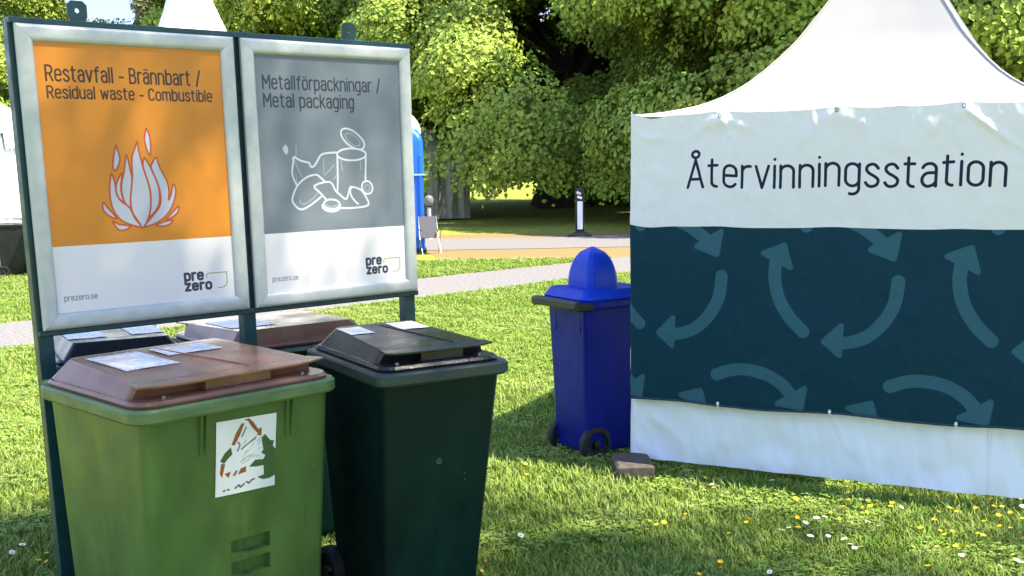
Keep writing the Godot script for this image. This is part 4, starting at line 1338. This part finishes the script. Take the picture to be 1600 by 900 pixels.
func build_lawn() -> void:
	var rng := RandomNumberGenerator.new()
	rng.seed = 31
	var gm := mat(Color.WHITE, 0.75)
	gm.metallic_specular = 0.2
	gm.vertex_color_use_as_albedo = true
	gm.backlight = Color(0.4, 0.44, 0.16)
	var tufts := [blade_tuft(rng, 10, 0.06, 0.056, 0.0036), clover_tuft(rng), blade_tuft(rng, 9, 0.06, 0.07, 0.0032)]
	var patch := FastNoiseLite.new()
	patch.seed = 4
	patch.frequency = 0.55
	var xf := [[], [], []]
	var cols := [[], [], []]
	var blocks := [Vector3(-1.15, -3.83, 0.3), Vector3(-0.44, -4.2, 0.24), Vector3(0.53, -6.57, 0.18)]
	for i in 110000:
		var d := lerpf(3.7, 24.0, pow(rng.randf(), 1.15))
		var x := (rng.randf() * 2.0 - 1.0) * 0.57 * d
		var p := Vector2(x, -d)
		if seg_path(p) < rng.randf() * 0.12 - 0.04: continue
		if d > 20.4 and x > -3.5: continue
		var skip := false
		for b in blocks:
			if Vector2(x - b.x, -d - b.y).length() < b.z: skip = true
		if skip: continue
		var k := 0 if rng.randf() < 0.5 else 2
		if patch.get_noise_2d(x * 1.7 + 50, d * 1.7) > 0.12 and rng.randf() < 0.45: k = 1
		var sc := (0.8 + 0.05 * (d - 4.0)) * rng.randf_range(0.75, 1.2)
		var nz := patch.get_noise_2d(x, d)
		# the lawn round the bins is uncut, the rest is mown short
		var mown := smoothstep(-0.3, 0.5, d - 8.6 - 0.45 * x + 0.5 * nz)
		var hs := lerpf(1.08 + 0.45 * nz, 0.62, mown)
		xf[k].append(Transform3D(Basis(Vector3.UP, rng.randf() * TAU).scaled(Vector3(sc, sc * hs, sc)), Vector3(x, -0.002, -d)))
		var j := rng.randf_range(0.82, 1.15)
		var dry := clampf(rng.randfn() * 0.25 + 0.26 + nz * 0.3, 0.0, 1.0)
		cols[k].append(Color(lerpf(0.16, 0.35, dry) * j, lerpf(0.27, 0.39, dry) * j, lerpf(0.035, 0.13, dry) * j))
	for k in 3:
		var o := scatter(tufts[k], xf[k], cols[k], ["grass", "clover", "grass"][k], gm, self)
		tag(o, ["short green lawn grass round the bins and tent", "low clover leaves among the lawn grass round the bins", "tall thin lawn grass round the bins and tent"][k], "grass")
		o.set_meta("kind", "stuff")
	# flowers that stand in the grass, each where the photograph shows it
	var yel := [40, 440, 70, 455, 100, 445, 270, 258, 290, 290, 150, 300, 190, 410, 370, 490, 455, 430, 445, 445, 335, 610, 335, 632, 245, 660, 650, 347, 655, 425, 660, 467, 872, 350, 845, 380, 795, 405, 830, 430, 845, 435, 930, 380, 960, 378, 985, 370, 945, 402, 975, 412, 1050, 365, 1130, 330, 1045, 378, 1245, 400, 1225, 435, 1250, 480, 1270, 495, 1300, 482, 1290, 385, 1320, 400, 1170, 468, 1240, 545, 1315, 545, 1340, 540, 1360, 508, 1410, 490, 1430, 500, 1400, 385, 1460, 350, 1475, 378, 1510, 380, 1495, 415, 1545, 405, 1555, 430, 1435, 440, 1465, 470, 1500, 460, 1545, 468, 1590, 510, 1595, 430, 1555, 580, 1200, 628, 1580, 345]
	var whi := [735, 425, 770, 420, 690, 445, 740, 468, 590, 475, 620, 465, 710, 500, 785, 500, 800, 488, 850, 512, 845, 545, 875, 533, 920, 545, 895, 550, 995, 457, 950, 440, 840, 435, 1043, 312, 1595, 378, 1340, 580, 1500, 625, 540, 650, 550, 268, 1090, 380, 300, 285, 1570, 600, 1590, 610]
	var spots := [[], []]
	for i in yel.size() / 2: spots[0].append(Vector2(1000 + yel[2 * i] / 2.667, 650 + yel[2 * i + 1] / 2.667))
	for i in whi.size() / 2: spots[1].append(Vector2(1000 + whi[2 * i] / 2.667, 650 + whi[2 * i + 1] / 2.667))
	for q in [[655, 545], [680, 580], [645, 605], [805, 577], [655, 640], [665, 840], [675, 852], [660, 885], [800, 545]]: spots[0].append(Vector2(430 + q[0] / 2.045, 460 + q[1] / 2.045))
	for q in [[615, 745], [760, 725], [620, 685], [785, 770]]: spots[1].append(Vector2(430 + q[0] / 2.045, 460 + q[1] / 2.045))
	for q in [[72, 865], [73, 878], [60, 876]]: spots[0].append(Vector2(q[0], q[1]))
	for q in [[35, 851], [44, 835], [19, 863]]: spots[1].append(Vector2(q[0], q[1]))
	var heads := []
	for k in 2:
		var b := MB.new()
		var n := 5 if k == 0 else 11
		var rr := 0.0085 if k == 0 else 0.011
		for i in n:
			var a := TAU * i / n
			var t := Vector3(cos(a), 0, sin(a))
			var s := Vector3(-sin(a), 0, cos(a)) * rr * (0.62 if k == 0 else 0.26)
			b.quad(t * 0.002, t * rr * 0.7 + s + Vector3(0, rr * (0.35 if k == 0 else 0.1), 0), t * rr + Vector3(0, rr * (0.5 if k == 0 else 0.12), 0), t * rr * 0.7 - s + Vector3(0, rr * (0.35 if k == 0 else 0.1), 0))
		heads.append(b.commit(20.0, false))
	var eye := MB.new()
	eye.lathe(T(0, 0, 0), [[0.0, 0.0], [0.004, 0.0], [0.0035, 0.002], [0.0, 0.003]], 8)
	var eye_m := eye.commit()
	var stem := MB.new()
	stem.tube([Vector3(0, -0.06, 0), Vector3(0.003, -0.03, 0.002), Vector3.ZERO], 0.0012, 5)
	var stem_m := stem.commit()
	var ym := mat(srgb(250, 206, 30), 0.5)
	var wm := mat(srgb(244, 244, 240), 0.55)
	var sg := mat(srgb(84, 110, 42), 0.6)
	for k in 2:
		for s in spots[k]:
			var p := at(s.x, s.y, 0.058)
			var o := thing("buttercup" if k == 0 else "daisy", p, rng.randf() * TAU, "small yellow flower in the grass" if k == 0 else "small white flower in the grass", "flower", "yellow flowers in the lawn" if k == 0 else "white flowers in the lawn")
			o.rotation.x = rng.randf_range(0.1, 0.6)
			o.scale = Vector3.ONE * rng.randf_range(1.05, 1.7)
			put(heads[k], "petals", ym if k == 0 else wm, o)
			put(eye_m, "flower_eye", ym, o)
			put(stem_m, "stem", sg, o)
func strip(called: String, pts_a: Array, pts_b: Array, y: float, m: Material) -> void:
	var b := MB.new()
	for i in pts_a.size() - 1:
		var a0: Vector2 = pts_a[i]
		var a1: Vector2 = pts_a[i + 1]
		var b0: Vector2 = pts_b[i]
		var b1: Vector2 = pts_b[i + 1]
		b.quad(Vector3(a0.x, y, a0.y), Vector3(a1.x, y, a1.y), Vector3(b1.x, y, b1.y), Vector3(b0.x, y, b0.y))
	structure(part(b, called, m, self, 40.0, false))
func wavy(x0: float, z0: float, x1: float, z1: float, n: int, amp: float, sd: int) -> Array:
	var nz := FastNoiseLite.new()
	nz.seed = sd
	nz.frequency = 0.6
	var o := []
	for i in n + 1:
		var t := i / float(n)
		var x := lerpf(x0, x1, t)
		o.append(Vector2(x, lerpf(z0, z1, t) + amp * nz.get_noise_1d(x) + amp * 0.6 * nz.get_noise_1d(x * 6.0)))
	return o
func build_ground() -> void:
	var gm := mat(Color.WHITE, 0.95)
	gm.albedo_texture = noise_tex(0.03, lin(0.17, 0.21, 0.032), lin(0.33, 0.35, 0.075), 3, 1024, 5, lin(0.25, 0.28, 0.05))
	gm.uv1_triplanar = true
	gm.uv1_world_triplanar = true
	gm.uv1_scale = Vector3.ONE * 0.11
	gm.normal_enabled = true
	gm.normal_texture = bump_tex(0.12, 5, 6.0)
	gm.normal_scale = 0.6
	gm.metallic_specular = 0.2
	var pm := PlaneMesh.new()
	pm.size = Vector2(900, 900)
	structure(put(pm, "lawn", gm))
	var am := mat(Color.WHITE, 0.9)
	am.albedo_texture = noise_tex(0.06, lin(0.12, 0.11, 0.1), lin(0.27, 0.255, 0.245), 8, 512, 6)
	am.uv1_triplanar = true
	am.uv1_world_triplanar = true
	am.uv1_scale = Vector3.ONE * 0.5
	var sm := mat(Color.WHITE, 0.95)
	sm.albedo_texture = noise_tex(0.05, lin(0.19, 0.125, 0.04), lin(0.27, 0.18, 0.065), 9, 512, 5)
	sm.uv1_triplanar = true
	sm.uv1_world_triplanar = true
	sm.uv1_scale = Vector3.ONE * 0.4
	# slanting path, its sandy verge and the cross path
	var dir := (Vector2(2.03, -19.1) - Vector2(-5.6, -11.95)).normalized()
	var s0 := Vector2(-5.6, -11.95) - dir * 30.0
	var s1 := Vector2(-5.6, -11.95) + dir * 12.5
	var nr := Vector2(-dir.y, dir.x) * 0.98
	strip("path", wavy(s0.x + nr.x, s0.y + nr.y, s1.x + nr.x, s1.y + nr.y, 80, 0.07, 1), wavy(s0.x - nr.x, s0.y - nr.y, s1.x - nr.x, s1.y - nr.y, 80, 0.07, 2), 0.008, am)
	strip("sandy_verge", wavy(-1.2, -20.3, 60, -20.0, 120, 0.14, 3), wavy(-3.0, -28.1, 60, -27.3, 120, 0.2, 4), 0.004, sm)
	strip("cross_path", wavy(-60, -23.3, 60, -22.6, 160, 0.1, 5), wavy(-60, -27.0, 60, -25.9, 160, 0.1, 6), 0.012, am)

func _ready() -> void:
	var pitch := 0.1867
	var roll := -0.0183
	var r := Vector3.RIGHT
	cam_f = Vector3(0, -sin(pitch), -cos(pitch))
	var u := Vector3(0, cos(pitch), -sin(pitch))
	cam_r = r * cos(roll) + u * sin(roll)
	cam_u = -r * sin(roll) + u * cos(roll)
	var cam := Camera3D.new()
	cam.name = "camera"
	cam.projection = Camera3D.PROJECTION_FRUSTUM
	cam.near = 0.05
	cam.far = 1500.0
	cam.size = cam.near * 900.0 / F
	cam.frustum_offset = Vector2(0, cam.near * (CY - 450.0) / F)
	cam.transform = Transform3D(Basis(cam_r, cam_u, -cam_f), Vector3(0, EYE, 0))
	add_child(cam)
	cam.current = true
	var env := Environment.new()
	env.background_mode = Environment.BG_SKY
	env.tonemap_mode = Environment.TONE_MAPPER_LINEAR
	env.tonemap_exposure = 2.85
	env.sdfgi_enabled = true
	env.ssao_enabled = true
	env.ssil_enabled = true
	var sky := Sky.new()
	var sm := ProceduralSkyMaterial.new()
	sm.sky_top_color = Color(0.27, 0.43, 0.7)
	sm.sky_horizon_color = Color(0.72, 0.79, 0.86)
	sm.sky_curve = 0.16
	sm.ground_bottom_color = Color(0.3, 0.34, 0.2)
	sm.ground_horizon_color = Color(0.55, 0.6, 0.5)
	sm.sky_cover = cloud_cover()
	sky.sky_material = sm
	env.sky = sky
	var we := WorldEnvironment.new()
	we.name = "world_environment"
	we.environment = env
	add_child(we)
	var sun := DirectionalLight3D.new()
	sun.name = "sun"
	sun.light_energy = 1.6
	sun.light_color = Color(1.0, 0.96, 0.88)
	sun.light_angular_distance = 0.5
	sun.shadow_enabled = true
	var el := deg_to_rad(57.0)
	var to_sun := Vector3(0.94 * cos(el), sin(el), 0.342 * cos(el))
	add_child(sun)
	sun.look_at_from_position(Vector3.ZERO, -to_sun, Vector3.UP)
	N_FINE = bump_tex(0.2, 21, 3.0, 512, 3)
	M.steel = mat(srgb(170, 172, 172), 0.35, 0.8)
	M.rubber = worn(srgb(28, 28, 30), 0.7, 41, 0.2, 3.0)
	M.black_plastic = worn(srgb(22, 23, 25), 0.45, 42, 0.2, 2.0)
	build_ground()
	build_sign()
	build_tent()
	build_bins()
	build_background()
	build_trees()
	build_lawn()
func cloud_cover() -> ImageTexture:
	var w := 512
	var h := 256
	var img := Image.create(w, h, false, Image.FORMAT_RGBA8)
	var nz := FastNoiseLite.new()
	nz.seed = 12
	nz.frequency = 1.5
	nz.fractal_octaves = 5
	for y in h:
		for x in w:
			var th := PI * (y + 0.5) / h
			var ph := TAU * (x + 0.5) / w
			var d := Vector3(sin(th) * cos(ph), cos(th) * 1.8, sin(th) * sin(ph))
			var n := nz.get_noise_3d(d.x * 1.4, d.y * 1.4, d.z * 1.4)
			var a := smoothstep(-0.05, 0.3, n) * (0.5 if y < h / 2 else 0.0)
			img.set_pixel(x, y, Color(1, 1, 1, a))
	return ImageTexture.create_from_image(img)
